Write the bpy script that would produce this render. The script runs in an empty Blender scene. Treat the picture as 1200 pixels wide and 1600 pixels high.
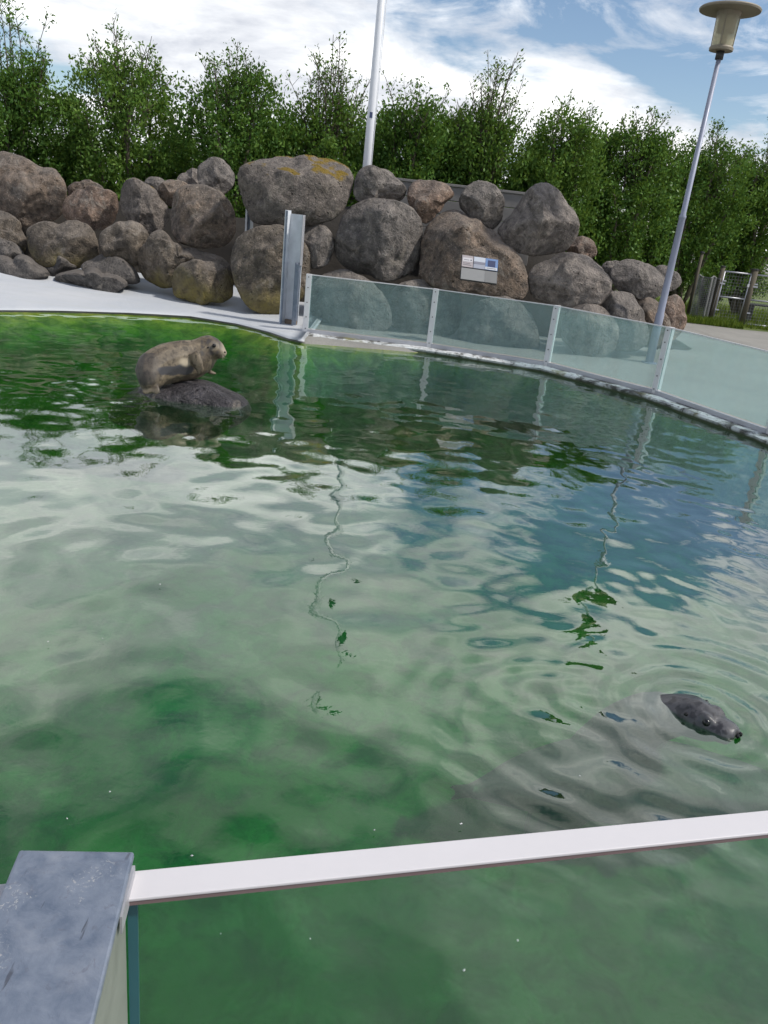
import bpy, bmesh, math, random
import numpy as np
from mathutils import Vector, Matrix, noise

random.seed(7); RNG = np.random.default_rng(11)
S = bpy.context.scene
COL = S.collection

# ------------------------------------------------------------------ camera
CAM_H = 1.75
F_PX, NADIR = 1200.0, (250.0, 3887.0)          # focal length and vertical vanishing point, in photo pixels
n_ = Vector((NADIR[0]-600, NADIR[1]-800, F_PX)).normalized()
up_ = -n_
fh_ = Vector((0, 0, 1)) - Vector((0, 0, 1)).dot(up_)*up_
fh_.normalize()
rt_ = fh_.cross(up_)
if rt_.x < 0: rt_ = -rt_
ROT = Matrix((rt_, fh_, up_))                   # camera (x right, y down, z forward) -> world
cam_d = bpy.data.cameras.new('camera')
cam = bpy.data.objects.new('camera', cam_d); COL.objects.link(cam)
cam_d.sensor_fit = 'HORIZONTAL'; cam_d.sensor_width = 36; cam_d.lens = 36*F_PX/1200
cam_d.clip_start = 0.02; cam_d.clip_end = 3000
cx, cy, cz = ROT @ Vector((1, 0, 0)), ROT @ Vector((0, -1, 0)), ROT @ Vector((0, 0, -1))
cam.matrix_world = Matrix(((cx.x, cy.x, cz.x, 0), (cx.y, cy.y, cz.y, 0), (cx.z, cy.z, cz.z, CAM_H), (0, 0, 0, 1)))
S.camera = cam
EYE = Vector((0, 0, CAM_H))

# ------------------------------------------------------------------ sky, sun, exposure
SUN_AZ, SUN_EL = 104.0, 50.0                     # degrees clockwise from +Y (view direction), above horizon
w = bpy.data.worlds.new('World'); S.world = w; w.use_nodes = True
nt = w.node_tree; nt.nodes.clear()
def wn(t, **k):
    n = nt.nodes.new(t)
    for a, b in k.items(): setattr(n, a, b)
    return n
def wl(a, b): nt.links.new(a, b)
def wmath(op, a, b=None, c=None):
    n = wn('ShaderNodeMath', operation=op)
    for i, v in enumerate((a, b, c)):
        if v is None: continue
        if isinstance(v, (int, float)): n.inputs[i].default_value = v
        else: wl(v, n.inputs[i])
    return n.outputs[0]
sky = wn('ShaderNodeTexSky', sky_type='NISHITA')
sky.sun_disc = False; sky.sun_elevation = math.radians(SUN_EL); sky.sun_rotation = math.radians(SUN_AZ)
sky.air_density = 1.0; sky.dust_density = 0.4; sky.ozone_density = 2.0
tc = wn('ShaderNodeTexCoord'); sep = wn('ShaderNodeSeparateXYZ'); wl(tc.outputs['Generated'], sep.inputs[0])
zz = wmath('ADD', wmath('MAXIMUM', sep.outputs['Z'], 0.0), 0.16)
com = wn('ShaderNodeCombineXYZ')
wl(wmath('DIVIDE', sep.outputs['X'], zz), com.inputs[0]); wl(wmath('DIVIDE', sep.outputs['Y'], zz), com.inputs[1])
CLOUD_OFF = (33.894, -13.812, 4.889)
mp = wn('ShaderNodeMapping'); mp.inputs['Location'].default_value = CLOUD_OFF
wl(com.outputs[0], mp.inputs[0])
def wnoise(scale, detail, rough, dist=0.0):
    n = wn('ShaderNodeTexNoise'); n.inputs['Scale'].default_value = scale; n.inputs['Detail'].default_value = detail
    n.inputs['Roughness'].default_value = rough; n.inputs['Distortion'].default_value = dist
    wl(mp.outputs[0], n.inputs['Vector']); return n.outputs[0]
def wramp(fac, stops):
    n = wn('ShaderNodeValToRGB'); wl(fac, n.inputs[0]); e = n.color_ramp.elements
    while len(e) < len(stops): e.new(0.5)
    for el, (p, c) in zip(e, stops): el.position = p; el.color = (*c, 1) if len(c) == 3 else c
    return n.outputs[0]
big = wnoise(0.641, 9, 0.56, 0.25)
cover = wramp(big, [(0.462, (0, 0, 0)), (0.505, (.68, .68, .68)), (0.545, (1, 1, 1))])
wisp = wramp(wnoise(1.9, 8, 0.62, 0.5), [(0.52, (0, 0, 0)), (0.60, (.45, .45, .45)), (0.68, (.85, .85, .85))])
mx = wn('ShaderNodeMixRGB', blend_type='SCREEN'); mx.inputs[0].default_value = 1; wl(cover, mx.inputs[1]); wl(wisp, mx.inputs[2]); cover = mx.outputs[0]
shade = wnoise(1.7, 8, 0.6, 0.3)
ccol = wramp(shade, [(0.34, (5.3, 5.6, 6.3)), (0.50, (8.3, 8.5, 8.85)), (0.66, (13.5, 13.4, 13.2))])
# colour ramps clamp nothing above 1 in Blender, values are radiance in the sky's own units
mixc = wn('ShaderNodeMixRGB'); wl(cover, mixc.inputs[0]); wl(sky.outputs[0], mixc.inputs[1]); wl(ccol, mixc.inputs[2])
bg = wn('ShaderNodeBackground'); bg.inputs['Strength'].default_value = 0.10; wl(mixc.outputs[0], bg.inputs[0])
wo = wn('ShaderNodeOutputWorld'); wl(bg.outputs[0], wo.inputs[0])

sun_d = bpy.data.lights.new('sun', 'SUN'); sun_d.energy = 3.0; sun_d.angle = math.radians(4.0); sun_d.color = (1.0, .955, .88)
sun = bpy.data.objects.new('sun', sun_d); COL.objects.link(sun)
sd = Vector((math.sin(math.radians(SUN_AZ))*math.cos(math.radians(SUN_EL)), math.cos(math.radians(SUN_AZ))*math.cos(math.radians(SUN_EL)), math.sin(math.radians(SUN_EL))))
sun.rotation_euler = (-sd).to_track_quat('-Z', 'Y').to_euler()
S.view_settings.view_transform = 'Standard'; S.view_settings.look = 'None'
S.view_settings.exposure = 0.28; S.view_settings.gamma = 1.0; S.view_settings.use_curve_mapping = False
S.render.engine = 'CYCLES'
S.cycles.transparent_max_bounces = 16; S.cycles.max_bounces = 6
S.cycles.use_denoising = True; S.cycles.use_adaptive_sampling = True; S.cycles.adaptive_threshold = .025

# ------------------------------------------------------------------ layout helpers
def ray(px, py): return (ROT @ Vector((px-600, py-800, F_PX))).normalized()
def Py(px, py, y): r = ray(px, py); return EYE + r*(y/r.y)            # point seen there, at distance y
def Pz(px, py, z): r = ray(px, py); return EYE + r*((z-CAM_H)/r.z)    # point seen there, at height z
def project(p):
    d = ROT.transposed() @ (Vector(p)-EYE); return (600+F_PX*d.x/d.z, 800+F_PX*d.y/d.z)

# ------------------------------------------------------------------ object helpers
def tag(o, label=None, cat=None, group=None, kind=None):
    if label: o['label'] = label
    if cat: o['category'] = cat
    if group: o['group'] = group
    if kind: o['kind'] = kind
    return o
def empty(name, loc, label, cat, group=None, rz=0):
    o = bpy.data.objects.new(name, None); COL.objects.link(o); o.location = loc; o.rotation_euler = (0, 0, rz)
    o.empty_display_size = .1
    return tag(o, label, cat, group)
def link(name, me, m, parent=None, smooth=False):
    o = bpy.data.objects.new(name, me); COL.objects.link(o)
    if m is not None and not me.materials: me.materials.append(m)
    if parent is not None:
        o.parent = parent
        o.matrix_parent_inverse = Matrix.Identity(4)
    if smooth: me.shade_smooth()
    return o
def mesh(name, v, f, smooth=False):
    me = bpy.data.meshes.new(name); me.from_pydata([tuple(p) for p in v], [], f); me.update()
    if smooth: me.shade_smooth()
    return me
def np_mesh(name, V, F):
    """V (n,3) float, F (m,k) int with constant k"""
    me = bpy.data.meshes.new(name); k = F.shape[1]
    me.vertices.add(len(V)); me.vertices.foreach_set('co', np.asarray(V, np.float32).ravel())
    me.loops.add(F.size); me.loops.foreach_set('vertex_index', np.asarray(F, np.int32).ravel())
    me.polygons.add(len(F)); me.polygons.foreach_set('loop_start', np.arange(0, F.size, k, dtype=np.int32))
    me.update(calc_edges=True); me.validate(); return me
class MB:
    def __init__(s): s.v = []; s.f = []
    def box(s, c, size, M=None):
        b = len(s.v); x, y, z = [q/2 for q in size]
        for i in (-1, 1):
            for j in (-1, 1):
                for k in (-1, 1):
                    p = Vector((i*x, j*y, k*z)); p = (M @ p) if M else p; s.v.append(p+Vector(c))
        s.f += [tuple(b+q for q in t) for t in ((0, 1, 3, 2), (4, 6, 7, 5), (0, 4, 5, 1), (2, 3, 7, 6), (0, 2, 6, 4), (1, 5, 7, 3))]
        return s
    def bar(s, a, b_, wd, dp, up=(0, 0, 1)):
        a = Vector(a); b_ = Vector(b_); d = b_-a; L = d.length; d.normalize()
        sx = d.cross(Vector(up)); sx = sx.normalized() if sx.length > 1e-5 else Vector((1, 0, 0)); sz = sx.cross(d).normalized()
        M = Matrix((sx, d, sz)).transposed()
        return s.box((a+b_)/2, (wd, L, dp), M)
    def tube(s, pts, rad, seg=8, cap=True):
        pts = [Vector(p) for p in pts]; n0 = len(s.v); k = len(pts)
        rad = rad if hasattr(rad, '__len__') else [rad]*k
        for i, p in enumerate(pts):
            t = (pts[min(i+1, k-1)]-pts[max(i-1, 0)]).normalized()
            a = t.cross(Vector((0, 0, 1))) if abs(t.z) < .95 else t.cross(Vector((1, 0, 0)))
            a.normalize(); b = t.cross(a)
            for j in range(seg):
                q = 2*math.pi*j/seg; s.v.append(p+(a*math.cos(q)+b*math.sin(q))*rad[i])
        for i in range(k-1):
            for j in range(seg):
                j2 = (j+1) % seg; s.f.append((n0+i*seg+j, n0+i*seg+j2, n0+(i+1)*seg+j2, n0+(i+1)*seg+j))
        if cap:
            s.f.append(tuple(n0+j for j in range(seg))[::-1]); s.f.append(tuple(n0+(k-1)*seg+j for j in range(seg)))
        return s
    def lathe(s, prof, seg=32, o=(0, 0, 0)):
        n0 = len(s.v); o = Vector(o)
        for r, z in prof:
            for j in range(seg):
                q = 2*math.pi*j/seg; s.v.append(o+Vector((r*math.cos(q), r*math.sin(q), z)))
        for i in range(len(prof)-1):
            for j in range(seg):
                j2 = (j+1) % seg; s.f.append((n0+i*seg+j, n0+i*seg+j2, n0+(i+1)*seg+j2, n0+(i+1)*seg+j))
        return s
    def build(s, name, m, parent=None, smooth=False, bevel=0):
        me = mesh(name, s.v, s.f, smooth)
        bm = bmesh.new(); bm.from_mesh(me); bmesh.ops.recalc_face_normals(bm, faces=bm.faces)
        bm.to_mesh(me); bm.free()
        o = link(name, me, m, parent)
        if smooth:
            me.shade_smooth()
        if bevel:
            b = o.modifiers.new('bevel', 'BEVEL'); b.width = bevel; b.segments = 2; b.limit_method = 'ANGLE'
        return o

# ------------------------------------------------------------------ material helpers
class NT:
    def __init__(s, name):
        s.m = bpy.data.materials.new(name); s.m.use_nodes = True; s.t = s.m.node_tree; s.t.nodes.clear()
        s.out = s.n('ShaderNodeOutputMaterial')
    def n(s, t, **k):
        n = s.t.nodes.new(t)
        for a, b in k.items(): setattr(n, a, b)
        return n
    def set(s, sock, v):
        if v is None: return
        if isinstance(v, bpy.types.NodeSocket): s.t.links.new(v, sock)
        elif isinstance(v, (tuple, list)) and sock.type == 'RGBA': sock.default_value = (*v, 1) if len(v) == 3 else v
        else: sock.default_value = v
    def coord(s, kind='Object', scale=None, rot=None):
        c = s.n('ShaderNodeTexCoord').outputs[kind] if kind != 'World' else s.n('ShaderNodeNewGeometry').outputs['Position']
        if scale is not None:
            m = s.n('ShaderNodeMapping'); m.inputs['Scale'].default_value = scale if hasattr(scale, '__len__') else (scale,)*3
            if rot: m.inputs['Rotation'].default_value = rot
            s.set(m.inputs[0], c); c = m.outputs[0]
        return c
    def noise(s, vec, scale, detail=4, rough=.55, dist=0):
        n = s.n('ShaderNodeTexNoise'); s.set(n.inputs['Vector'], vec)
        for k, v in (('Scale', scale), ('Detail', detail), ('Roughness', rough), ('Distortion', dist)): s.set(n.inputs[k], v)
        return n.outputs[0]
    def voro(s, vec, scale, feat='F1', rnd=1):
        n = s.n('ShaderNodeTexVoronoi', feature=feat); s.set(n.inputs['Vector'], vec); s.set(n.inputs['Scale'], scale); s.set(n.inputs['Randomness'], rnd)
        return n.outputs['Distance']
    def ramp(s, fac, stops, interp='LINEAR'):
        n = s.n('ShaderNodeValToRGB'); s.set(n.inputs[0], fac); n.color_ramp.interpolation = interp; e = n.color_ramp.elements
        while len(e) < len(stops): e.new(.5)
        for el, (p, c) in zip(e, stops):
            el.position = p; c = (c, c, c) if isinstance(c, (int, float)) else c; el.color = (*c, 1)
        return n.outputs[0]
    def mix(s, fac, a, b, mode='MIX'):
        n = s.n('ShaderNodeMixRGB', blend_type=mode); s.set(n.inputs[0], fac); s.set(n.inputs[1], a); s.set(n.inputs[2], b); return n.outputs[0]
    def math(s, op, a, b=None):
        n = s.n('ShaderNodeMath', operation=op); s.set(n.inputs[0], a); s.set(n.inputs[1], b); return n.outputs[0]
    def xyz(s, vec):
        n = s.n('ShaderNodeSeparateXYZ'); s.set(n.inputs[0], vec); return n.outputs
    def bump(s, h, strength=.5, dist=.01, nrm=None):
        n = s.n('ShaderNodeBump'); s.set(n.inputs['Height'], h); n.inputs['Strength'].default_value = strength; n.inputs['Distance'].default_value = dist
        s.set(n.inputs['Normal'], nrm); return n.outputs[0]
    def princ(s, col, rough=.7, normal=None, metal=0, spec=.5, **k):
        p = s.n('ShaderNodeBsdfPrincipled'); s.set(p.inputs['Base Color'], col); s.set(p.inputs['Roughness'], rough); s.set(p.inputs['Metallic'], metal)
        s.set(p.inputs['Specular IOR Level'], spec); s.set(p.inputs['Normal'], normal)
        for a, b in k.items(): s.set(p.inputs[a.replace('_', ' ')], b)
        return p.outputs[0]
    def done(s, sh): s.t.links.new(sh, s.out.inputs['Surface']); return s.m
def simple(name, col, rough=.6, metal=0, var=.25, scale=6, spec=.5, bump=.0):
    t = NT(name); v = t.coord('Object'); n = t.noise(v, scale, 6, .6)
    c = t.mix(t.math('MULTIPLY', n, 1.0), [q*(1-var) for q in col], [min(1, q*(1+var)) for q in col])
    nr = t.bump(t.noise(v, scale*8, 4), .4, bump) if bump else None
    r = t.ramp(n, [(.3, max(0, rough-.12)), (.7, min(1, rough+.12))])
    return t.done(t.princ(c, r, nr, metal, spec))

# ------------------------------------------------------------------ materials
def m_rock(name, base, warm, algae=0.0, lichen=.5, moss=0.0, rough=.82):
    t = NT(name); g = t.n('ShaderNodeNewGeometry'); v = t.coord('World')
    oi = t.n('ShaderNodeObjectInfo').outputs['Random']
    n1 = t.noise(v, 1.9, 5, .6, .5); n2 = t.noise(v, 8, 6, .68, .3); n3 = t.noise(v, 42, 3, .65)
    c = t.mix(t.ramp(n1, [(.36, 0), (.62, 1)]), base, warm)
    c = t.mix(t.ramp(n2, [(.34, .8), (.52, 0)]), c, [q*.36 for q in base])
    c = t.mix(t.ramp(n2, [(.54, 0), (.70, .7)]), c, [min(1, q*1.75) for q in warm])
    c = t.mix(t.ramp(n3, [(.36, .38), (.50, 0)]), c, [q*.45 for q in base])
    n4 = t.noise(v, 3.4, 4, .62, .8)
    c = t.mix(t.ramp(n4, [(.58, 0), (.66, .55)]), c, t.mix(n2, (.24, .215, .19), (.34, .29, .235)))
    c = t.mix(t.ramp(n4, [(.32, .65), (.42, 0)]), c, [q*.45 for q in base])
    # pale lichen flecks and crystal grains
    flm = t.math('MULTIPLY', t.ramp(n3, [(.60, 0), (.67, 1)]), t.ramp(n2, [(.42, .1), (.58, lichen)]))
    c = t.mix(flm, c, (.48, .42, .35))
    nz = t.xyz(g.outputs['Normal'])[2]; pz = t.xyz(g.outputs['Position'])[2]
    # upward faces are paler, broken up by noise
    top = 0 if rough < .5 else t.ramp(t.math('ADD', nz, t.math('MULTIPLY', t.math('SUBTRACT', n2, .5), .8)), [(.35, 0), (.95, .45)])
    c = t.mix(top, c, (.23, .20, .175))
    if moss:
        mo = t.ramp(t.math('ADD', nz, t.math('MULTIPLY', t.math('SUBTRACT', n1, .5), 3.0)), [(.85, 0), (1.05, moss)])
        c = t.mix(mo, c, t.mix(n3, (.10, .055, .008), (.27, .19, .025)))
    if algae:
        al = t.math('MULTIPLY', t.ramp(t.math('ADD', pz, t.math('MULTIPLY', t.math('SUBTRACT', n1, .5), .9)), [(.25, algae), (.62, 0)]), t.ramp(n2, [(.35, .35), (.6, 1)]))
        c = t.mix(al, c, (.21, .17, .055))
    pits = t.ramp(t.voro(v, 12), [(.04, 0), (.24, 1)])
    pm = t.mix(t.ramp(n1, [(.40, 0), (.56, 1)]), (1, 1, 1), pits)
    c = t.mix(.6, c, t.mix(.5, (1, 1, 1), pm, 'MULTIPLY'), 'MULTIPLY')
    h = t.math('ADD', t.math('ADD', t.math('MULTIPLY', n2, 1.0), t.math('MULTIPLY', pm, .35)), t.math('MULTIPLY', n3, .28))
    b = t.bump(h, 1.0, .085)
    return t.done(t.princ(c, rough, b, spec=.3))
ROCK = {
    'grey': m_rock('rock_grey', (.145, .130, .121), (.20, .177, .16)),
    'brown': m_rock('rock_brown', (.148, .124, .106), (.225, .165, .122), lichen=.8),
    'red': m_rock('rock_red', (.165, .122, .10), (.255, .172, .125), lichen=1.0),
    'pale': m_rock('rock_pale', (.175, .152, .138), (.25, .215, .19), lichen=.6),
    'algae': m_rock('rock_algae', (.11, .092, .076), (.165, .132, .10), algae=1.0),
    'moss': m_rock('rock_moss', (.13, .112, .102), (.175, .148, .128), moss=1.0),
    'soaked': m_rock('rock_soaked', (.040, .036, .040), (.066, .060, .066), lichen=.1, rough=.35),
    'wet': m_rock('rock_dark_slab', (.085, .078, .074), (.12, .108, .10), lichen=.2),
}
def m_white():
    t = NT('white_concrete'); v = t.coord('World'); n = t.noise(v, 1.1, 7, .6, .5); n2 = t.noise(v, 22, 5, .6)
    c = t.mix(t.ramp(n, [(.35, 0), (.75, 1)]), (.41, .43, .46), (.49, .495, .51))
    c = t.mix(t.ramp(n2, [(.6, 0), (.75, .35)]), c, (.5, .5, .49))
    st = t.ramp(t.noise(t.coord('World', (.6, 3.0, 1)), 2.0, 6, .65), [(.50, 0), (.70, .75)])
    c = t.mix(st, c, (.43, .44, .44))
    return t.done(t.princ(c, .75, t.bump(n2, .4, .01)))
WHITE = m_white()
def m_kerb():
    t = NT('weathered_kerb'); v = t.coord('World'); n = t.noise(v, 3.5, 8, .7, .6); n2 = t.noise(v, 20, 6, .65)
    c = t.mix(t.ramp(n, [(.42, 0), (.52, 1)]), (.085, .082, .075), (.56, .57, .57))
    c = t.mix(t.ramp(n2, [(.52, 0), (.66, .8)]), c, (.12, .11, .09))
    c = t.mix(t.ramp(t.noise(v, 1.7, 5, .6), [(.60, 0), (.68, .7)]), c, (.20, .19, .05))
    c = t.mix(t.ramp(t.xyz(v)[2], [(.012, 1), (.035, 0)]), c, (.045, .06, .025))
    return t.done(t.princ(c, .85, t.bump(n2, .8, .02)))
KERB = m_kerb()
def m_pave():
    t = NT('paving'); v = t.coord('World'); n = t.noise(v, .8, 8, .65, .3); n2 = t.noise(v, 60, 3, .6)
    c = t.mix(t.ramp(n, [(.35, 0), (.65, 1)]), (.235, .225, .205), (.30, .285, .26))
    c = t.mix(t.ramp(n2, [(.3, .4), (.6, 0)]), c, (.14, .135, .125))
    c = t.mix(t.ramp(t.noise(t.coord('World', (1.2, .25, 1)), 1.2, 5), [(.6, 0), (.72, .5)]), c, (.15, .14, .12))
    return t.done(t.princ(c, .9, t.bump(n2, .6, .01)))
PAVE = m_pave()
def m_grassground():
    t = NT('turf'); v = t.coord('World'); n = t.noise(v, .5, 8, .65); n2 = t.noise(v, 30, 4)
    c = t.mix(t.ramp(n, [(.35, 0), (.65, 1)]), (.07, .11, .018), (.13, .17, .035))
    c = t.mix(t.ramp(n2, [(.3, .6), (.6, 0)]), c, (.04, .05, .012))
    return t.done(t.princ(c, .95, t.bump(n2, .8, .03)))
TURF = m_grassground()
def m_soil():
    t = NT('soil'); v = t.coord('World'); n = t.noise(v, 3, 8, .65)
    c = t.mix(n, (.012, .010, .008), (.032, .026, .02))
    return t.done(t.princ(c, .95, t.bump(n, .8, .06)))
SOIL = m_soil()
def m_algae():
    t = NT('algae_basin'); v = t.coord('World'); n = t.noise(v, .55, 7, .6, .6); n2 = t.noise(v, 4.5, 7, .65, .4); n3 = t.noise(t.coord('World', (1, 1, .5)), 1.6, 6, .6, .8)
    c = t.mix(t.ramp(n, [(.35, 0), (.62, 1)]), (.024, .135, .022), (.062, .22, .052))
    c = t.mix(t.ramp(n3, [(.48, 0), (.62, .8)]), c, (.14, .25, .13))
    c = t.mix(t.ramp(n2, [(.38, .75), (.56, 0)]), c, (.010, .062, .008))
    pz = t.xyz(v)[2]
    hi = t.ramp(t.math('ADD', pz, t.math('MULTIPLY', t.math('SUBTRACT', n2, .5), .22)), [(.30, 0), (.52, 1)])
    # shift heights -0.5..0.05 into 0..1 so the weed line near the surface reads yellow green
    hi = t.ramp(t.math('ADD', t.math('MULTIPLY', pz, 1.6), t.math('ADD', t.math('MULTIPLY', t.math('SUBTRACT', n2, .5), .7), .9)), [(.40, 0), (.88, 1)])
    c = t.mix(hi, c, t.mix(t.ramp(n2, [(.4, 0), (.6, 1)]), (.15, .24, .015), (.42, .42, .05)))
    return t.done(t.princ(c, .9, t.bump(n2, .6, .04)))
ALGAE = m_algae()
def m_water():
    t = NT('water'); v = t.coord('World')
    fine = t.noise(t.coord('World', (1, 1, 1)), 14, 3, .5, .4)
    x, y, _ = t.xyz(v)
    nr = t.bump(fine, .06, .006)
    gl = t.n('ShaderNodeBsdfGlossy'); gl.inputs['Roughness'].default_value = .015; t.set(gl.inputs['Normal'], nr); gl.inputs['Color'].default_value = (.97, 1, .99, 1)
    tr = t.n('ShaderNodeBsdfTransparent'); tr.inputs['Color'].default_value = (.95, 1, .97, 1)
    df = t.n('ShaderNodeBsdfDiffuse')
    mk = t.noise(v, .7, 5, .6, .5)
    t.set(df.inputs['Color'], t.mix(t.ramp(mk, [(.35, 0), (.65, 1)]), (.014, .070, .016), (.035, .095, .045)))
    a = t.n('ShaderNodeMixShader'); a.inputs[0].default_value = .17; t.set(a.inputs[1], tr.outputs[0]); t.set(a.inputs[2], df.outputs[0])
    front = t.math('SUBTRACT', 1.0, t.n('ShaderNodeNewGeometry').outputs['Backfacing'])      # light comes up through the sheet unhindered
    b = t.n('ShaderNodeMixShader'); lw_ = t.n('ShaderNodeLayerWeight'); lw_.inputs['Blend'].default_value = .5; t.set(lw_.inputs['Normal'], nr)
    refl = t.math('MINIMUM', t.math('ADD', t.math('POWER', lw_.outputs['Facing'], 2.6), .028), .43)
    t.set(b.inputs[0], t.math('MULTIPLY', refl, front)); t.set(b.inputs[1], a.outputs[0]); t.set(b.inputs[2], gl.outputs[0])
    va = t.n('ShaderNodeVolumeAbsorption'); va.inputs['Color'].default_value = (.16, .80, .30, 1); va.inputs['Density'].default_value = 1.55
    t.t.links.new(va.outputs[0], t.out.inputs['Volume'])
    return t.done(b.outputs[0])
WATER = m_water()
def m_glass(name, tint, dirt, dcol, streak=True):
    t = NT(name); v = t.coord('World')
    fr = t.n('ShaderNodeFresnel'); fr.inputs['IOR'].default_value = 1.45
    gl = t.n('ShaderNodeBsdfGlossy'); gl.inputs['Roughness'].default_value = .02
    tr = t.n('ShaderNodeBsdfTransparent'); tr.inputs['Color'].default_value = (*tint, 1)
    df = t.n('ShaderNodeBsdfDiffuse'); df.inputs['Color'].default_value = (*dcol, 1)
    tl = t.n('ShaderNodeBsdfTranslucent'); tl.inputs['Color'].default_value = (*dcol, 1)
    dm = t.n('ShaderNodeMixShader'); dm.inputs[0].default_value = .5; t.set(dm.inputs[1], df.outputs[0]); t.set(dm.inputs[2], tl.outputs[0])
    n = t.noise(t.coord('World', (1, 1, .35)), 5, 7, .65, .3); sp = t.ramp(t.voro(v, 9), [(.03, 1), (.055, 0)])
    f = t.math('ADD', t.ramp(n, [(.3, dirt*.7), (.75, dirt*1.35)]), t.math('MULTIPLY', t.math('MULTIPLY', sp, t.ramp(t.noise(v, 2.3, 2), [(.55, 0), (.62, 1)])), .45))
    a = t.n('ShaderNodeMixShader'); t.set(a.inputs[0], f); t.set(a.inputs[1], tr.outputs[0]); t.set(a.inputs[2], dm.outputs[0])
    front = t.math('SUBTRACT', 1.0, t.n('ShaderNodeNewGeometry').outputs['Backfacing'])      # the pane is a thin slab: only its outer face reflects
    b = t.n('ShaderNodeMixShader'); t.set(b.inputs[0], t.math('MULTIPLY', fr.outputs[0], front)); t.set(b.inputs[1], a.outputs[0]); t.set(b.inputs[2], gl.outputs[0])
    return t.done(b.outputs[0])
GLASS = m_glass('dirty_glass', (.84, .93, .93), .19, (.50, .68, .68))
GLASS_NEAR = m_glass('near_glass', (.92, .98, .95), .03, (.50, .62, .58))
def m_galv(name='galvanised_steel', k=1):
    t = NT(name); v = t.coord('Object', k); n = t.noise(v, 7, 7, .65, .4); n2 = t.voro(v, 40); n3 = t.noise(v, 2.5, 6, .7, .8)
    c = t.mix(t.ramp(n, [(.3, 0), (.7, 1)]), (.11, .14, .195), (.22, .25, .305))
    c = t.mix(t.ramp(n3, [(.52, 0), (.68, .35)]), c, (.30, .31, .34))
    c = t.mix(t.ramp(t.noise(v, 11, 8, .7, 1.5), [(.58, 0), (.66, .6)]), c, (.13, .14, .18))
    c = t.mix(t.ramp(n2, [(0, .25), (.5, 0)]), c, (.2, .23, .3))
    sc = t.noise(t.coord('Object', (150, 16, 16), (0, 0, .5)), 1.0, 3, .5, .3); pa = t.noise(v, 3.3, 3)
    c = t.mix(t.math('MULTIPLY', t.ramp(sc, [(.66, 0), (.70, 1)]), t.ramp(pa, [(.50, 0), (.58, .8)])), c, (.07, .075, .095))
    c = t.mix(t.math('MULTIPLY', t.ramp(t.noise(v, 55, 4, .7, .6), [(.56, 0), (.64, 1)]), t.ramp(t.noise(v, 4.1, 3), [(.54, 0), (.62, .75)])), c, (.50, .48, .45))
    return t.done(t.princ(c, t.ramp(n, [(.3, .38), (.7, .6)]), t.bump(n, .3, .004), metal=.35))
GALV = m_galv(); GALV_CAP = m_galv('galvanised_cap', 4.0)
GALV_L = simple('galvanised_channel', (.58, .60, .64), .65, .0, .25, 8)
NETM = simple('netting', (.19, .19, .185), .8)
ALU = simple('aluminium', (.44, .44, .47), .5, .5, .15, 9)
ALU_LIGHT = simple('pale_aluminium', (.66, .65, .66), .5, .2, .1, 6)
RAILW = simple('white_rail', (.54, .52, .535), .42, 0, .06, 3, bump=.001)
RAIL_DARK = simple('rail_underside', (.16, .11, .11), .6, 0, .2)
DARKMETAL = simple('dark_metal', (.05, .05, .05), .6, .3, .3)
SEAL_RUBBER = simple('rubber', (.02, .02, .02), .7)
LAMPPOST = simple('lamp_post_paint', (.27, .29, .37), .5, .2, .12, 5)
LAMPHAT = simple('lamp_hat', (.24, .205, .155), .6, .1, .3, 14)
POLEW = simple('flagpole_white', (.74, .75, .78), .4, 0, .06, 4)
WOODP = simple('grey_planks', (.19, .18, .17), .85, 0, .3, 8, bump=.004)
BARK = simple('bark', (.10, .085, .06), .9, 0, .4, 14, bump=.01)
def m_lampglass():
    t = NT('lamp_glass'); v = t.coord('Object'); n = t.noise(v, 8, 5, .6)
    tr = t.n('ShaderNodeBsdfTransparent'); tr.inputs['Color'].default_value = (.80, .74, .56, 1)
    p = t.princ(t.mix(n, (.38, .33, .22), (.55, .49, .35)), .3)
    a = t.n('ShaderNodeMixShader'); a.inputs[0].default_value = .5; t.set(a.inputs[1], tr.outputs[0]); t.set(a.inputs[2], p)
    return t.done(a.outputs[0])
LAMPGLASS = m_lampglass()
def m_leaf(name, a, b, c_):
    t = NT(name); r = t.n('ShaderNodeNewGeometry').outputs['Random Per Island']
    c = t.ramp(r, [(0, a), (.55, b), (1, c_)])
    big_ = t.noise(t.coord('World'), .9, 3)
    c = t.mix(t.ramp(big_, [(.35, .45), (.65, 0)]), c, a)
    d = t.n('ShaderNodeBsdfDiffuse'); t.set(d.inputs['Color'], c)
    tl = t.n('ShaderNodeBsdfTranslucent'); t.set(tl.inputs['Color'], t.mix(.5, c, (.16, .22, .02)))
    gs = t.n('ShaderNodeBsdfGlossy'); gs.inputs['Roughness'].default_value = .4; gs.inputs['Color'].default_value = (.7, .75, .7, 1)
    m1 = t.n('ShaderNodeMixShader'); m1.inputs[0].default_value = .32; t.set(m1.inputs[1], d.outputs[0]); t.set(m1.inputs[2], tl.outputs[0])
    m2 = t.n('ShaderNodeMixShader'); m2.inputs[0].default_value = .015; t.set(m2.inputs[1], m1.outputs[0]); t.set(m2.inputs[2], gs.outputs[0])
    return t.done(m2.outputs[0])
LEAF = [m_leaf('leaf_dark', (.042, .102, .020), (.092, .190, .034), (.17, .285, .056)),
        m_leaf('leaf_mid', (.052, .118, .022), (.12, .225, .040), (.21, .32, .064)),
        m_leaf('leaf_grey', (.040, .070, .030), (.085, .125, .055), (.15, .19, .09))]
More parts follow.
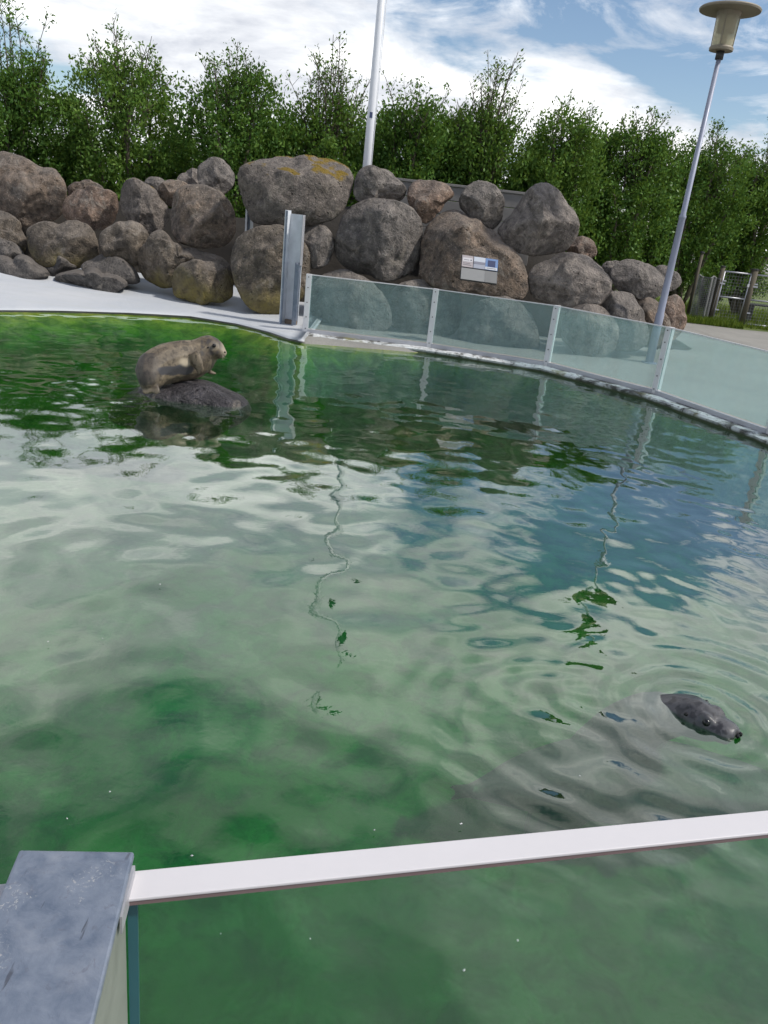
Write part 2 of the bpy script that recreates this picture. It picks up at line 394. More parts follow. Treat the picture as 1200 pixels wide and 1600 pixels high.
def m_seal(name, dark, light, belly, spot, wet=False):
    t = NT(name); v = t.coord('Object'); n = t.noise(v, 5, 5, .6, .3); n2 = t.noise(v, 26, 4, .6, .5); n3 = t.noise(v, 110, 3)
    c = t.mix(t.ramp(n, [(.35, 0), (.65, 1)]), dark, light)
    c = t.mix(t.ramp(n2, [(.52, 0), (.60, spot)]), c, [q*.42 for q in dark])
    c = t.mix(t.ramp(n2, [(.30, spot*.6), (.40, 0)]), c, [min(1, q*1.5) for q in light])
    at = t.n('ShaderNodeAttribute', attribute_name='zone')          # dark belly patch (wet fur plus painted shade) / muzzle markings stored per vertex
    z = t.xyz(at.outputs['Color'])
    c = t.mix(z[0], c, (.035, .033, .036)); c = t.mix(z[1], c, belly)
    b = t.bump(n3, .25, .004); b = t.bump(n2, .2, .006, b)
    return t.done(t.princ(c,   .40 if wet else .58, b, spec=.4, Coat_Weight=.22 if wet else .0))
SEALTAN = m_seal('seal_tan_fur', (.070, .052, .035), (.195, .155, .105), (.38, .32, .235), .7)
SEALDEEP = m_seal('seal_submerged', (.022, .022, .028), (.05, .05, .058), (.08, .08, .08), .5)
SEALGREY = m_seal('seal_wet_grey', (.034, .033, .037), (.085, .082, .088), (.2, .19, .18), .75, True)
EYE_M = simple('seal_eye', (.006, .005, .005), .08)
WHISK = simple('whisker', (.32, .27, .2), .5)

# ------------------------------------------------------------------ pool outline
EDGE_Z = .06
F0 = [Pz(477, 520, EDGE_Z), Pz(670, 543, EDGE_Z), Pz(853, 572, EDGE_Z), Pz(1022, 616, EDGE_Z)]
F0 = [Vector((p.x, p.y, EDGE_Z)) for p in F0]
F0 += [Vector((3.83, 7.78, EDGE_Z)), Vector((4.22, 6.05, EDGE_Z)), Vector((4.25, 4.3, EDGE_Z)), Vector((3.85, 2.65, EDGE_Z))]   # fence posts, clockwise from the haul-out
NEAR_K = .275; NEAR_C = .735
near = lambda x: NEAR_C+NEAR_K*x
beach = [Pz(px, py, .0) for px, py in ((-60, 486), (0, 487.5), (100, 488.5), (200, 491), (300, 497), (370, 508), (420, 521), (452, 532), (476, 537))]
beach = [Vector((p.x, p.y, 0)) for p in beach]
def inset(pts, d):
    out = []
    for i, p in enumerate(pts):
        a = pts[max(i-1, 0)]; b = pts[min(i+1, len(pts)-1)]; t = (b-a).normalized(); out.append(Vector((p.x+t.y*d, p.y-t.x*d, 0)))
    return out
fin = inset(F0, .14)
ctrl = [Vector((x, near(x)+.10, 0)) for x in (-5.2, -3, -1.5, 0, 1.5, 2.6)]
ctrl += [Vector((3.3, 2.2, 0))] + fin[::-1][:-1] + beach[::-1]
ctrl += [Vector(q+(0,)) for q in ((-6.9, 8.6), (-7.3, 6.5), (-7.3, 4.2), (-6.7, 1.8), (-6.0, .2))]
def resample(pts, step, closed=True):
    out = []; n = len(pts)
    for i in range(n if closed else n-1):
        a, b = pts[i], pts[(i+1) % n]; k = max(1, int((b-a).length/step))
        out += [a.lerp(b, j/k) for j in range(k)]
    if not closed: out.append(pts[-1])
    return out
POOL = resample(ctrl, .12)
CEN = Vector((-1.2, 5.6, 0))

# ground: one sheet from the pool's rim to the horizon
N = len(POOL); v = []; f = []
rings = [(1.0, 0, .004), (1.0, .05, .045), (1.0, .4, .05), (1.0, 3, .05), (1.0, 10, .05), (1.0, 40, .0), (1.0, 150, -.2), (1.0, 900, -.5)]
for s_, off, z in rings:
    for p in POOL:
        d = (p-CEN).normalized(); q = p+d*off; v.append((q.x, q.y, z-.004 if off == 0 else z))
for r in range(len(rings)-1):
    for i in range(N):
        j = (i+1) % N; f.append((r*N+i, (r+1)*N+i, (r+1)*N+j, r*N+j))
g = link('ground', mesh('ground', v, f), PAVE); tag(g, kind='structure')

# pool basin: rim, weedy side walls, floor; the haul-out side slopes
v = []; f = []
bset = [(p-CEN).normalized() for p in POOL]
def slope(p): return 1.9 if (p.x < -1.25 and p.y > 8.2) else (.9 if p.x < -4 else .12)
sl = np.array([slope(p) for p in POOL]); sl = np.convolve(np.r_[sl[-8:], sl, sl[:8]], np.ones(9)/9, 'same')[8:-8]
prof = [(0, .0), (.02, -.02), (.12, -.08), (.3, -.20), (.55, -.40), (.8, -.62), (1, -.80)]
for fr, z in prof:
    for i, p in enumerate(POOL):
        q = p-bset[i]*(sl[i]*fr); v.append((q.x, q.y, z+.02*noise.noise(Vector((q.x*1.7, q.y*1.7, z*3)))*(fr > 0)))
for sc_ in (.7, .4, .15):
    for i, p in enumerate(POOL):
        q = CEN.lerp(p-bset[i]*sl[i], sc_); v.append((q.x, q.y, -.85+.03*noise.noise(Vector((q.x, q.y, 0)))))
nr_ = len(prof)+3
for r in range(nr_-1):
    for i in range(N):
        j = (i+1) % N; f.append((r*N+i, r*N+j, (r+1)*N+j, (r+1)*N+i))
f.append(tuple((nr_-1)*N+i for i in range(N)))
b = link('pool_basin', mesh('pool_basin', v, f, True), ALGAE); tag(b, kind='structure')

# haul-out beach, white painted concrete
cols = resample(beach, .18, False)
cols = [Vector((-9.5, 7.0, 0)), Vector((-8, 7.9, 0)), Vector((-7, 8.75, 0)), Vector((-6.4, 9.15, 0))]+cols+[Vector((-1.42, beach[-1].y+.02, 0)), Vector((-1.3, 11.0, 0))]
rows = [(-.035, .028), (-.01, .05), (.05, .058), (.4, .075), (1, .10), (1.8, .13), (2.8, .16), (4.2, .2), (7, .25)]
v = []; f = []
for p in cols:
    for d, z in rows:
        v.append((p.x-(.0 if d < .4 else 0), p.y+d, z+.012*noise.noise(Vector((p.x*.8, (p.y+d)*.8, 3)))))
R_ = len(rows)
for i in range(len(cols)-1):
    for j in range(R_-1):
        f.append((i*R_+j, (i+1)*R_+j, (i+1)*R_+j+1, i*R_+j+1))
bo = link('haul_out_beach', mesh('haul_out_beach', v, f, True), WHITE); tag(bo, kind='structure')

# kerb under the glass fence
kp = resample([Vector((p.x, p.y, 0)) for p in [F0[0]-Vector((.14, 0, 0))]+F0], .07, False)
v = []; f = []
prof = [(.20, -.06), (.165, .010), (.175, .045), (.15, .062), (.06, .068), (-.04, .066), (-.12, .064), (-.14, .045)]
for i, p in enumerate(kp):
    a = kp[max(i-2, 0)]; c = kp[min(i+2, len(kp)-1)]; t = (c-a).normalized(); nn = Vector((t.y, -t.x, 0))
    for j, (d, z) in enumerate(prof):
        q = p+nn*d; k = noise.noise(Vector((p.x*5, p.y*5, j*.9)))
        v.append((q.x+nn.x*k*.02*(1 < j < 5), q.y+nn.y*k*.02*(1 < j < 5), z+.010*k*(j > 1)))
m = len(prof)
for i in range(len(kp)-1):
    for j in range(m-1): f.append((i*m+j, (i+1)*m+j, (i+1)*m+j+1, i*m+j+1))
ko = link('pool_kerb', mesh('pool_kerb', v, f), KERB); tag(ko, kind='structure')

# water surface: a wave field on a fine grid
def pip(X, Y, poly):
    ins = np.zeros(X.shape, bool); n = len(poly); j = n-1
    for i in range(n):
        xi, yi, xj, yj = poly[i].x, poly[i].y, poly[j].x, poly[j].y
        c = ((yi > Y) != (yj > Y)) & (X < (xj-xi)*(Y-yi)/(yj-yi+1e-12)+xi); ins ^= c; j = i
    return ins
ST = .025; NX = 512
def field(seed, lmin, lmax, aniso=1.0, ang=0.0):
    r = np.random.default_rng(seed); k = np.fft.fftfreq(NX, ST); KX, KY = np.meshgrid(k, k, indexing='ij')
    ca, sa = math.cos(ang), math.sin(ang); A = (KX*ca+KY*sa)*aniso; B = -KX*sa+KY*ca; K = np.hypot(A, B)
    Lc = 1/np.maximum(K, 1e-6); a = np.exp(-((np.log(Lc)-np.log(math.sqrt(lmin*lmax)))/(.5*np.log(lmax/lmin)))**2)
    a[0, 0] = 0
    h = np.fft.ifft2(a*(r.normal(size=K.shape)+1j*r.normal(size=K.shape))).real
    gx, gy = np.gradient(h, ST); return h/np.sqrt((gx**2+gy**2).mean())       # unit rms slope
gx0, gy0 = -7.6, -1.0
xs = gx0+ST*np.arange(NX); ys = gy0+ST*np.arange(NX); X, Y = np.meshgrid(xs, ys, indexing='ij')
SEALP = Pz(1097, 1118, 0); SX, SY = SEALP.x, SEALP.y
r = np.hypot(X-SX, Y-SY)
sm = lambda a, lo, hi: np.clip((a-lo)/(hi-lo), 0, 1)**2*(3-2*np.clip((a-lo)/(hi-lo), 0, 1))
H = .015*field(1, .5, 1.2)+.015*field(2, .22, .5)
right = sm(X-.12*Y, -.4, 1.6)
H += right*.016*field(3, .14, .34, .7, .5)
farm = sm(Y, 5.5, 8.5)
H += farm*(.35+.65*sm(X, -1.5, 1.5))*.016*field(4, .10, .24, .6, .3)
H += sm(-np.hypot(X+2.6, Y-7.0), -1.4, -.3)*.03*field(5, .12, .3)
wob = field(6, .3, .9)*.5; ph = field(7, .5, 1.2)
def ringw(cx_, cy_, lam, amp, r0, r1, seed):
    rr = np.hypot(X-cx_, (Y-cy_))+(.24 if seed < 30 else .07)*field(seed, .3, .9)
    env = np.exp(-((rr-r0)/r1)**2)
    return amp*lam/6.283*np.sin(6.283*rr/lam)*env
H += ringw(SX, SY, .115, .13, .18, .16, 21)+ringw(SX, SY, .17, .036, .50, .30, 22)+ringw(SX-.2, SY+.1, .26, .010, 1.1, .6, 23)
H += ringw(SX-.5, SY-.2, .15, .05, .5, .35, 24)*sm(SX-.1-X, 0, .4)
near_seal = np.exp(-(((X-SX+.35)*.8+(Y-SY+.45)*.4)/.75)**2-(((Y-SY+.45)*.8-(X-SX+.35)*.4)/.5)**2)
H += near_seal*(.075*field(8, .13, .38, 2.4, -.45)+.03*field(9, .10, .2, 1.6, -.3))      # wake of the seals, drawn out along their course
H = H*(1-.55*np.exp(-(r/.42)**2))+ringw(SX, SY, .10, .14, .22, .17, 31)+ringw(SX+.05, SY, .15, .07, .48, .22, 32)
cellx, celly = np.meshgrid(np.arange(NX-1), np.arange(NX-1), indexing='ij')
PW = [p+bset[i]*.10 for i, p in enumerate(POOL)]
keep = pip(X[:-1, :-1]+ST/2, Y[:-1, :-1]+ST/2, PW)
idx = (cellx*NX+celly)[keep]
F = np.stack([idx, idx+NX, idx+NX+1, idx+1], 1)
V = np.stack([X.ravel(), Y.ravel(), H.ravel()*1.0], 1)
used = np.unique(F); remap = np.zeros(len(V), int); remap[used] = np.arange(len(used))
wm = np_mesh('water', V[used], remap[F])
bm = bmesh.new(); bm.from_mesh(wm)                          # close it below the floor so that the water has a body
bed = [e for e in bm.edges if e.is_boundary]
ex_ = bmesh.ops.extrude_edge_only(bm, edges=bed); low_v = [q for q in ex_['geom'] if isinstance(q, bmesh.types.BMVert)]
for q in low_v: q.co.z = -1.05
bmesh.ops.edgeloop_fill(bm, edges=[q for q in ex_['geom'] if isinstance(q, bmesh.types.BMEdge) and q.is_boundary])
bmesh.ops.recalc_face_normals(bm, faces=bm.faces)
bm.to_mesh(wm); bm.free(); wm.shade_smooth()
wo_ = link('water', wm, WATER); tag(wo_, kind='structure')

# lawn beyond the gates and under the trees, earth bank behind the boulders
lw = MB(); v = []; f = []
lx = np.linspace(-60, 60, 61); ly = np.linspace(0, 1, 14)
for a in lx:
    y0 = 15.2 if a < 4.6 else 19.6+.35*math.sin(a*1.3)
    for c in ly: v.append((a, y0+c*c*70, .065 if c > 0 else .05))
for i in range(len(lx)-1):
    for j in range(len(ly)-1): f.append((i*14+j, (i+1)*14+j, (i+1)*14+j+1, i*14+j+1))
tag(link('lawn', mesh('lawn', v, f), TURF), kind='structure')
v = []; f = []
bx = np.linspace(-16, 5.4, 60); bt = np.linspace(0, 1, 10)
for a in bx:
    fall = max(0, min(1, (5.3-a)/3.2)); base = 15.0 if a < -2.4 else 13.8
    if a < -6: base += (-6-a)*-.15
    top = (1.35 if a < -2.4 else 1.75)*fall
    for c in bt:
        y = base+c*5.0; z = top*min(1, c/.22)**.7*(1 if c < .5 else max(0, 1-(c-.5)*1.7)); v.append((a, y+.15*noise.noise(Vector((a, y, 0))), .02+z+.12*noise.noise(Vector((a*1.5, y*1.5, 1)))*fall))
for i in range(59):
    for j in range(9): f.append((i*10+j, (i+1)*10+j, (i+1)*10+j+1, i*10+j+1))
tag(link('earth_bank', mesh('earth_bank', v, f, True), SOIL), kind='structure')

# ------------------------------------------------------------------ boulders
ICO = {}
def ico(k):
    if k not in ICO:
        bm = bmesh.new(); bmesh.ops.create_icosphere(bm, subdivisions=k, radius=1)
        ICO[k] = ([x.co.copy() for x in bm.verts], [tuple(q.index for q in fc.verts) for fc in bm.faces]); bm.free()
    return ICO[k]
BG = 'boulders heaped around the seal pool'
def boulder(outline, y, kind, label, dep=.8, seed=0, sub=4, facets=4, bulge=.72, rough=1.0):
    pts = [Py(px, py, y) for px, py in outline]
    x0 = sum(p.x for p in pts)/len(pts); z0 = (min(p.z for p in pts)+max(p.z for p in pts))/2
    ang = [(math.atan2(p.z-z0, p.x-x0) % (2*math.pi), math.hypot(p.x-x0, p.z-z0)) for p in pts]; ang.sort()
    A = np.array([a for a, _ in ang]); Rr = np.array([q for _, q in ang])
    A3 = np.r_[A-2*math.pi, A, A+2*math.pi]; R3 = np.r_[Rr, Rr, Rr]
    th = np.linspace(0, 2*math.pi, 144, endpoint=False); rr = np.interp(th, A3, R3)
    kern = np.hanning(7); kern /= kern.sum(); rr = np.convolve(np.r_[rr[-8:], rr, rr[:8]], kern, 'same')[8:-8]
    wx = max(p.x for p in pts)-min(p.x for p in pts); hz = max(p.z for p in pts)-min(p.z for p in pts)
    D = dep*.5*(min(wx, hz)*.65+max(wx, hz)*.35)
    rnd = random.Random(seed*13+5)
    dirh = Vector((x0, y, 0)).normalized()
    V0, Fc = ico(sub); sv = Vector((seed*7.3, seed*3.1, 0)); out = []
    planes = []
    for _ in range(facets):
        nv = Vector((rnd.uniform(-.8, .8), rnd.uniform(-1, -.35), rnd.uniform(-.45, .75))).normalized(); planes.append((nv, rnd.uniform(.54, .84)))
    for u in V0:
        t = math.atan2(u.z, u.x) % (2*math.pi); rho = math.hypot(u.x, u.z)
        q = t/(2*math.pi)*144; i = int(q) % 144; fr = q-int(q); R = rr[i]*(1-fr)+rr[(i+1) % 144]*fr
        g_ = rho**bulge; wv = math.copysign(abs(u.y)**bulge, u.y)
        p = Vector((math.cos(t)*g_, wv, math.sin(t)*g_))
        for nv, c in planes:
            e = p.dot(nv)-c
            if e > 0: p -= nv*e*.97
        L = math.hypot(p.x, p.z)
        loc = Vector((p.x*R, 0, p.z*R))+dirh*(p.y*D)
        k = noise.noise(loc*1.6+sv)*.10+noise.noise(loc*4.2+sv)*.05-abs(noise.noise(loc*2.3+sv*2))*.045+noise.noise(loc*9+sv)*.028+noise.noise(loc*19+sv)*.014
        nrm = Vector((p.x/max(R, .01), 0, p.z/max(R, .01)))+dirh*(p.y/max(D, .01)); nrm.normalize()
        side = (1-.55*min(1, rho**6))
        loc += nrm*k*rough*min(1, .35+.5*min(wx, hz))*side
        out.append(loc)
    base = min(q.z for q in out)
    o = link('boulder', mesh('boulder', [q-Vector((0, 0, base)) for q in out], Fc, True), ROCK[kind])
    o.location = (x0, y, z0+base)
    return tag(o, label, 'boulder', BG)
B = [
 # left pile, on the beach
 ([(-55,262),(-15,240),(15,239),(40,249),(62,262),(85,265),(98,280),(104,297),(102,320),(90,342),(60,352),(20,352),(-50,348)],14.6,'brown','largest boulder of the left pile, cut off by the photo edge',.9,5),
 ([(95,318),(108,302),(130,295),(160,296),(182,302),(187,325),(182,345),(165,359),(140,357),(112,349),(97,335)],14.2,'red','orange-brown rounded boulder right of the huge leftmost one',.9,4),
 ([(104,292),(125,284),(145,285),(162,295),(158,312),(110,312)],14.9,'brown','small flat boulder peeping over the orange-brown one at left',.9,4),
 ([(186,300),(195,285),(210,279),(228,288),(250,307),(268,328),(264,350),(248,364),(225,364),(200,347),(187,325)],13.9,'moss','grey boulder with orange moss on its peak in the left pile',.9,4),
 ([(226,283),(242,277),(258,282),(264,300),(240,309),(228,300)],14.7,'grey','small grey boulder behind the moss-peaked one',.9,4),
 ([(245,298),(256,284),(275,281),(294,288),(292,310),(272,326),(255,318)],14.2,'brown','small dark boulder wedged right of the moss-peaked one',.9,4),
 ([(276,280),(290,270),(308,263),(322,275),(315,296),(285,296)],14.6,'pale','low pale boulder behind the pointed egg-shaped one',.9,4),
 ([(307,270),(312,256),(325,246),(338,244),(355,253),(368,268),(368,288),(355,303),(330,302),(312,289)],13.8,'grey','smooth grey egg-shaped boulder on top of the left pile',.9,4),
 ([(267,325),(274,300),(285,290),(310,289),(335,296),(355,312),(366,335),(369,360),(355,381),(325,388),(300,384),(275,374),(267,350)],13.3,'brown','big round boulder with white flecks below the egg-shaped one',.9,5),
 ([(-35,335),(0,327),(20,334),(33,345),(35,360),(42,378),(34,398),(-35,400)],14.0,'algae','dark boulder below the huge leftmost one at the photo edge',.9,4),
 ([(41,360),(55,350),(90,348),(130,347),(145,358),(155,378),(157,398),(140,412),(100,414),(60,411),(45,392)],13.6,'algae','wide flat-topped boulder low in the left pile',.9,4),
 ([(155,368),(170,352),(195,347),(218,350),(230,362),(234,382),(230,405),(200,418),(170,410),(158,392)],13.3,'algae','boulder with yellow-green algae right of the flat-topped one',.9,4),
 ([(-25,379),(10,375),(28,384),(41,400),(30,413),(-25,414)],13.7,'wet','low grey stone at the photo edge on white concrete',.9,4),
 ([(-25,412),(20,408),(60,415),(82,427),(62,434),(20,433),(-25,429)],13.2,'wet','flat grey slab nearest the photo edge on the beach',2.2,3),
 ([(38,411),(70,406),(110,410),(122,416),(108,427),(75,427)],13.6,'wet','flat slab behind two other slabs on the beach',2.0,3),
 ([(80,435),(105,426),(130,425),(160,428),(190,433),(203,444),(188,449),(140,449),(100,443)],12.9,'wet','long flat slab lying frontmost on the white beach',2.0,4),
 ([(124,417),(145,405),(175,402),(200,411),(215,426),(221,440),(200,443),(165,436),(140,428)],13.2,'wet','dark wedge-shaped slab behind the frontmost flat slab',1.3,4),
 ([(209,398),(225,380),(235,362),(250,357),(262,365),(270,378),(290,387),(320,395),(350,405),(362,417),(358,440),(320,447),(270,446),(225,442),(211,422)],13.0,'algae','long dark boulder stained brown-green under the big round one',.75,4),
 ([(268,442),(274,420),(290,411),(320,410),(345,414),(360,425),(367,445),(366,466),(330,470),(290,469),(270,464)],12.55,'algae','low mossy boulder standing forward on the white beach',.9,4),
 # middle pile
 ([(372,275),(379,258),(397,250),(420,246),(460,248),(500,245),(535,250),(552,265),(555,285),(546,310),(531,335),(505,348),(470,352),(430,350),(395,347),(381,326),(375,300)],12.75,'moss','huge pitted flat-topped boulder with yellow moss beside flagpole',.95,5),
 ([(360,402),(368,376),(393,356),(425,350),(452,355),(480,385),(483,430),(476,468),(440,490),(405,489),(385,472),(372,447),(362,422)],12.35,'algae','tall boulder with yellow algae foot beside the steel channel',.8,5),
 ([(466,362),(490,351),(508,352),(519,365),(521,395),(512,413),(485,417),(468,404)],12.6,'grey','small boxy boulder right of the steel channel',.9,4),
 ([(520,378),(529,350),(545,328),(565,316),(590,311),(620,312),(641,322),(656,340),(661,365),(661,400),(647,426),(615,437),(575,432),(540,422),(522,402)],12.6,'grey','large blocky grey boulder in the middle of the pile',.9,5),
 ([(552,287),(557,268),(575,259),(595,263),(620,277),(638,297),(634,311),(600,317),(575,321),(557,315)],12.85,'grey','dark lying boulder at the foot of the flagpole',.9,4),
 ([(636,300),(644,283),(665,278),(685,283),(704,296),(709,305),(696,316),(682,332),(666,350),(650,338),(639,321)],12.8,'red','rusty angular boulder with broken face atop the pile',.9,4),
 ([(483,475),(490,440),(515,427),(555,430),(590,450),(611,480),(614,508),(595,520),(500,520)],12.3,'grey','rounded boulder behind the first glass panel by the channel',.8,4),
 ([(603,472),(620,445),(655,437),(695,445),(715,460),(723,490),(716,518),(650,524),(612,510)],12.4,'grey','round boulder behind the post between first two glass panels',.8,4),
 ([(655,395),(662,365),(665,345),(685,325),(710,320),(730,335),(760,357),(785,378),(810,400),(822,425),(828,447),(818,462),(790,465),(740,458),(690,448),(652,434)],12.45,'brown','large slanting rust-brown boulder carrying the information sign',.8,5),
 ([(716,312),(725,293),(745,280),(765,285),(780,300),(788,325),(786,345),(771,362),(750,355),(730,334),(719,323)],12.75,'grey','upright grey boulder on top, left of the pointed one',.9,4),
 ([(771,364),(785,345),(800,335),(815,313),(830,295),(850,284),(865,288),(885,308),(900,330),(907,350),(901,377),(886,394),(855,402),(825,398),(792,383)],12.6,'pale','big pointed grey boulder at the right end of the top row',.95,5),
 ([(882,388),(898,370),(915,371),(930,384),(933,399),(915,407),(888,404)],13.1,'red','small reddish boulder tucked right of the pointed one',.9,4),
 ([(824,432),(834,415),(860,407),(880,394),(905,398),(930,410),(945,425),(959,440),(956,460),(936,480),(910,485),(860,476),(828,461)],12.3,'pale','broad lumpy grey boulder below the pointed one',.9,5),
 ([(714,522),(728,490),(765,468),(800,465),(825,485),(841,520),(842,550),(720,540)],12.15,'grey','boulder filling the second glass panel below the sign',.8,4),
 # right pile
 ([(938,418),(955,408),(972,412),(970,430),(945,432)],13.4,'grey','small boulder just showing behind the right-hand pile',.9,3),
 ([(952,422),(970,408),(990,405),(1010,410),(1030,423),(1041,438),(1036,456),(1020,467),(990,460),(960,447)],12.8,'grey','smooth oval boulder lying on the right-hand pile',.9,4),
 ([(933,480),(945,460),(965,451),(985,455),(1001,475),(1010,500),(1012,540),(960,545),(938,525)],12.3,'grey','domed boulder partly above the third glass panel',.9,4),
 ([(984,464),(1000,455),(1025,470),(1041,490),(1043,525),(1030,545),(1000,530)],12.7,'brown','brownish boulder behind the foot of the lamp post',.9,4),
 ([(1016,424),(1040,414),(1055,421),(1066,440),(1056,452),(1032,454)],13.3,'grey','small angular boulder right of the lamp post, topmost there',.9,4),
 ([(1024,482),(1040,465),(1055,459),(1068,470),(1070,488),(1069,515),(1050,532),(1028,520)],13.0,'red','pinkish rounded boulder ending the pile beside the gate',.9,4),
 ([(878,512),(890,485),(920,477),(955,490),(967,515),(964,548),(890,545)],12.0,'pale','boulder at left behind the third glass panel',.8,4),
]
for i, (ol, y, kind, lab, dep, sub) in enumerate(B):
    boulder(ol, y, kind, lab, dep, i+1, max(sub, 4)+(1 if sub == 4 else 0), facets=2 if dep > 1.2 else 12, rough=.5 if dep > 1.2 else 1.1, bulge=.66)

# ------------------------------------------------------------------ seal rock in the water
o = boulder([(165,655),(178,632),(198,618),(228,606),(265,599),(305,596),(330,600),(355,612),(386,626),(396,640),(360,664),(280,670),(195,660)], 6.95, 'soaked', 'dark wet domed rock the tan seal lies on', .85, 77, 5, facets=1, rough=.35)
del o['group']; o.name = 'basking_rock'; o['category'] = 'rock'

# ------------------------------------------------------------------ seals
def sweep(bm_v, bm_f, pts, rad, seg=20, flat=None, upv=(0, 0, 1)):
    """closed swept body; rad = (side, vertical) per point; ends capped with points"""
    P_ = [Vector(p) for p in pts]; k = len(P_); n0 = len(bm_v)
    for i, p in enumerate(P_):
        t = (P_[min(i+1, k-1)]-P_[max(i-1, 0)]).normalized(); u = Vector(upv)
        s_ = t.cross(u)
        s_ = s_.normalized() if s_.length > 1e-4 else Vector((1, 0, 0)); u = s_.cross(t).normalized()
        ra, rb = rad[i] if hasattr(rad[i], '__len__') else (rad[i], rad[i])
        for j in range(seg):
            q = 2*math.pi*j/seg; bm_v.append(p+s_*math.cos(q)*ra+u*math.sin(q)*rb)
    for i in range(k-1):
        for j in range(seg):
            j2 = (j+1) % seg; bm_f.append((n0+i*seg+j, n0+i*seg+j2, n0+(i+1)*seg+j2, n0+(i+1)*seg+j))
    bm_f.append(tuple(n0+j for j in range(seg))[::-1]); bm_f.append(tuple(n0+(k-1)*seg+j for j in range(seg)))
def spline(pts, rad, per=6):
    """Catmull-Rom through points and radii"""
    R_ = [r if hasattr(r, '__len__') else (r, r) for r in rad]; q = [tuple(p)+tuple(r) for p, r in zip(pts, R_)]
    q = np.array(q); n = len(q); out = []
    for i in range(n-1):
        p0, p1, p2, p3 = q[max(i-1, 0)], q[i], q[i+1], q[min(i+2, n-1)]
        for j in range(per):
            t = j/per; out.append(.5*((2*p1)+(p2-p0)*t+(2*p0-5*p1+4*p2-p3)*t*t+(3*p1-p0-3*p2+p3)*t**3))
    out.append(q[-1]); out = np.array(out)
    return [Vector(o_[:3]) for o_ in out], [(max(.002, o_[3]), max(.002, o_[4])) for o_ in out]
def chain(bm_v, bm_f, pts, rad):
    """body as a dense run of overlapping balls, fused later into one skin"""
    V0, F0_ = ico(2)
    for p, (ra, rb_) in zip(pts, rad):
        n0 = len(bm_v); bm_v += [Vector(p)+Vector((u.x*ra, u.y*ra, u.z*rb_)) for u in V0]; bm_f += [tuple(n0+q for q in t) for t in F0_]
def fuse(name, v, f, voxel, m, parent, zone=None, smooth_it=6):
    me = mesh(name+'_raw', v, f); tmp = bpy.data.objects.new('tmp', me); COL.objects.link(tmp)
    r_ = tmp.modifiers.new('r', 'REMESH'); r_.mode = 'VOXEL'; r_.voxel_size = voxel
    s_ = tmp.modifiers.new('s', 'SMOOTH'); s_.iterations = smooth_it; s_.factor = .5
    dg = bpy.context.evaluated_depsgraph_get(); dg.update()
    me2 = bpy.data.meshes.new_from_object(tmp.evaluated_get(dg)); me2.name = name
    bpy.data.objects.remove(tmp); bpy.data.meshes.remove(me)
    me2.materials.clear(); at = me2.color_attributes.new('zone', 'FLOAT_COLOR', 'POINT')
    cols_ = np.zeros((len(me2.vertices), 4), np.float32); cols_[:, 3] = 1
    if zone:
        for i, vv in enumerate(me2.vertices):
            a, b_ = zone(vv.co); cols_[i, 0] = a; cols_[i, 1] = b_
    at.data.foreach_set('color', cols_.ravel())
    o_ = link(name, me2, m, parent); me2.shade_smooth(); return o_
def ball(name, c, r_, m, parent, sx=(1, 1, 1)):
    bm = bmesh.new(); bmesh.ops.create_uvsphere(bm, u_segments=16, v_segments=10, radius=1)
    for q in bm.verts: q.co = Vector((q.co.x*r_*sx[0], q.co.y*r_*sx[1], q.co.z*r_*sx[2]))+Vector(c)
    me = bpy.data.meshes.new(name); bm.to_mesh(me); bm.free(); return link(name, me, m, parent, True)

# tan seal lying on its rock, tail towards the camera, head raised to the right
base = Py(270, 600, 6.85)
e = empty('seal', base, 'tan spotted seal lying on the dark rock with head raised', 'seal')
L = lambda px, py, y: Py(px, py, y)-base
v = []; f = []
pp, rr_ = spline([L(233,603,6.60), L(236,590,6.64), L(241,577,6.74), L(258,569,6.86), L(282,564,6.98), L(303,561,7.05), L(316,552,7.08), L(326,543.5,7.09), L(335,546,7.07), L(342,549.5,7.05), L(348,551.5,7.035)],
                 [.072, .118, .162, .184, .190, .178, .147, .118, .096, .066, .040], 10)
chain(v, f, pp, rr_)
# fore flipper pressed to the flank, with five clawed digits
pp, rr_ = spline([L(302,552,6.87), L(306,561,6.84), L(311,573,6.82)], [(.055, .03), (.058, .03), (.050, .024)]); sweep(v, f, pp, rr_, 14, upv=(0, 1, .2))
for k in range(5):
    pp, rr_ = spline([L(305+k*2.4, 569, 6.835-.004*k), L(308+k*2.2, 578-k*.6, 6.815), L(311.5+k*1.6, 587-k*1.8, 6.815)], [.014, .013, .007]); sweep(v, f, pp, rr_, 8)
# far fore flipper resting on the rock
pp, rr_ = spline([L(318,572,7.12), L(328,581,7.16), L(338,584,7.17)], [(.045, .04), (.04, .022), (.018, .01)]); sweep(v, f, pp, rr_, 12)
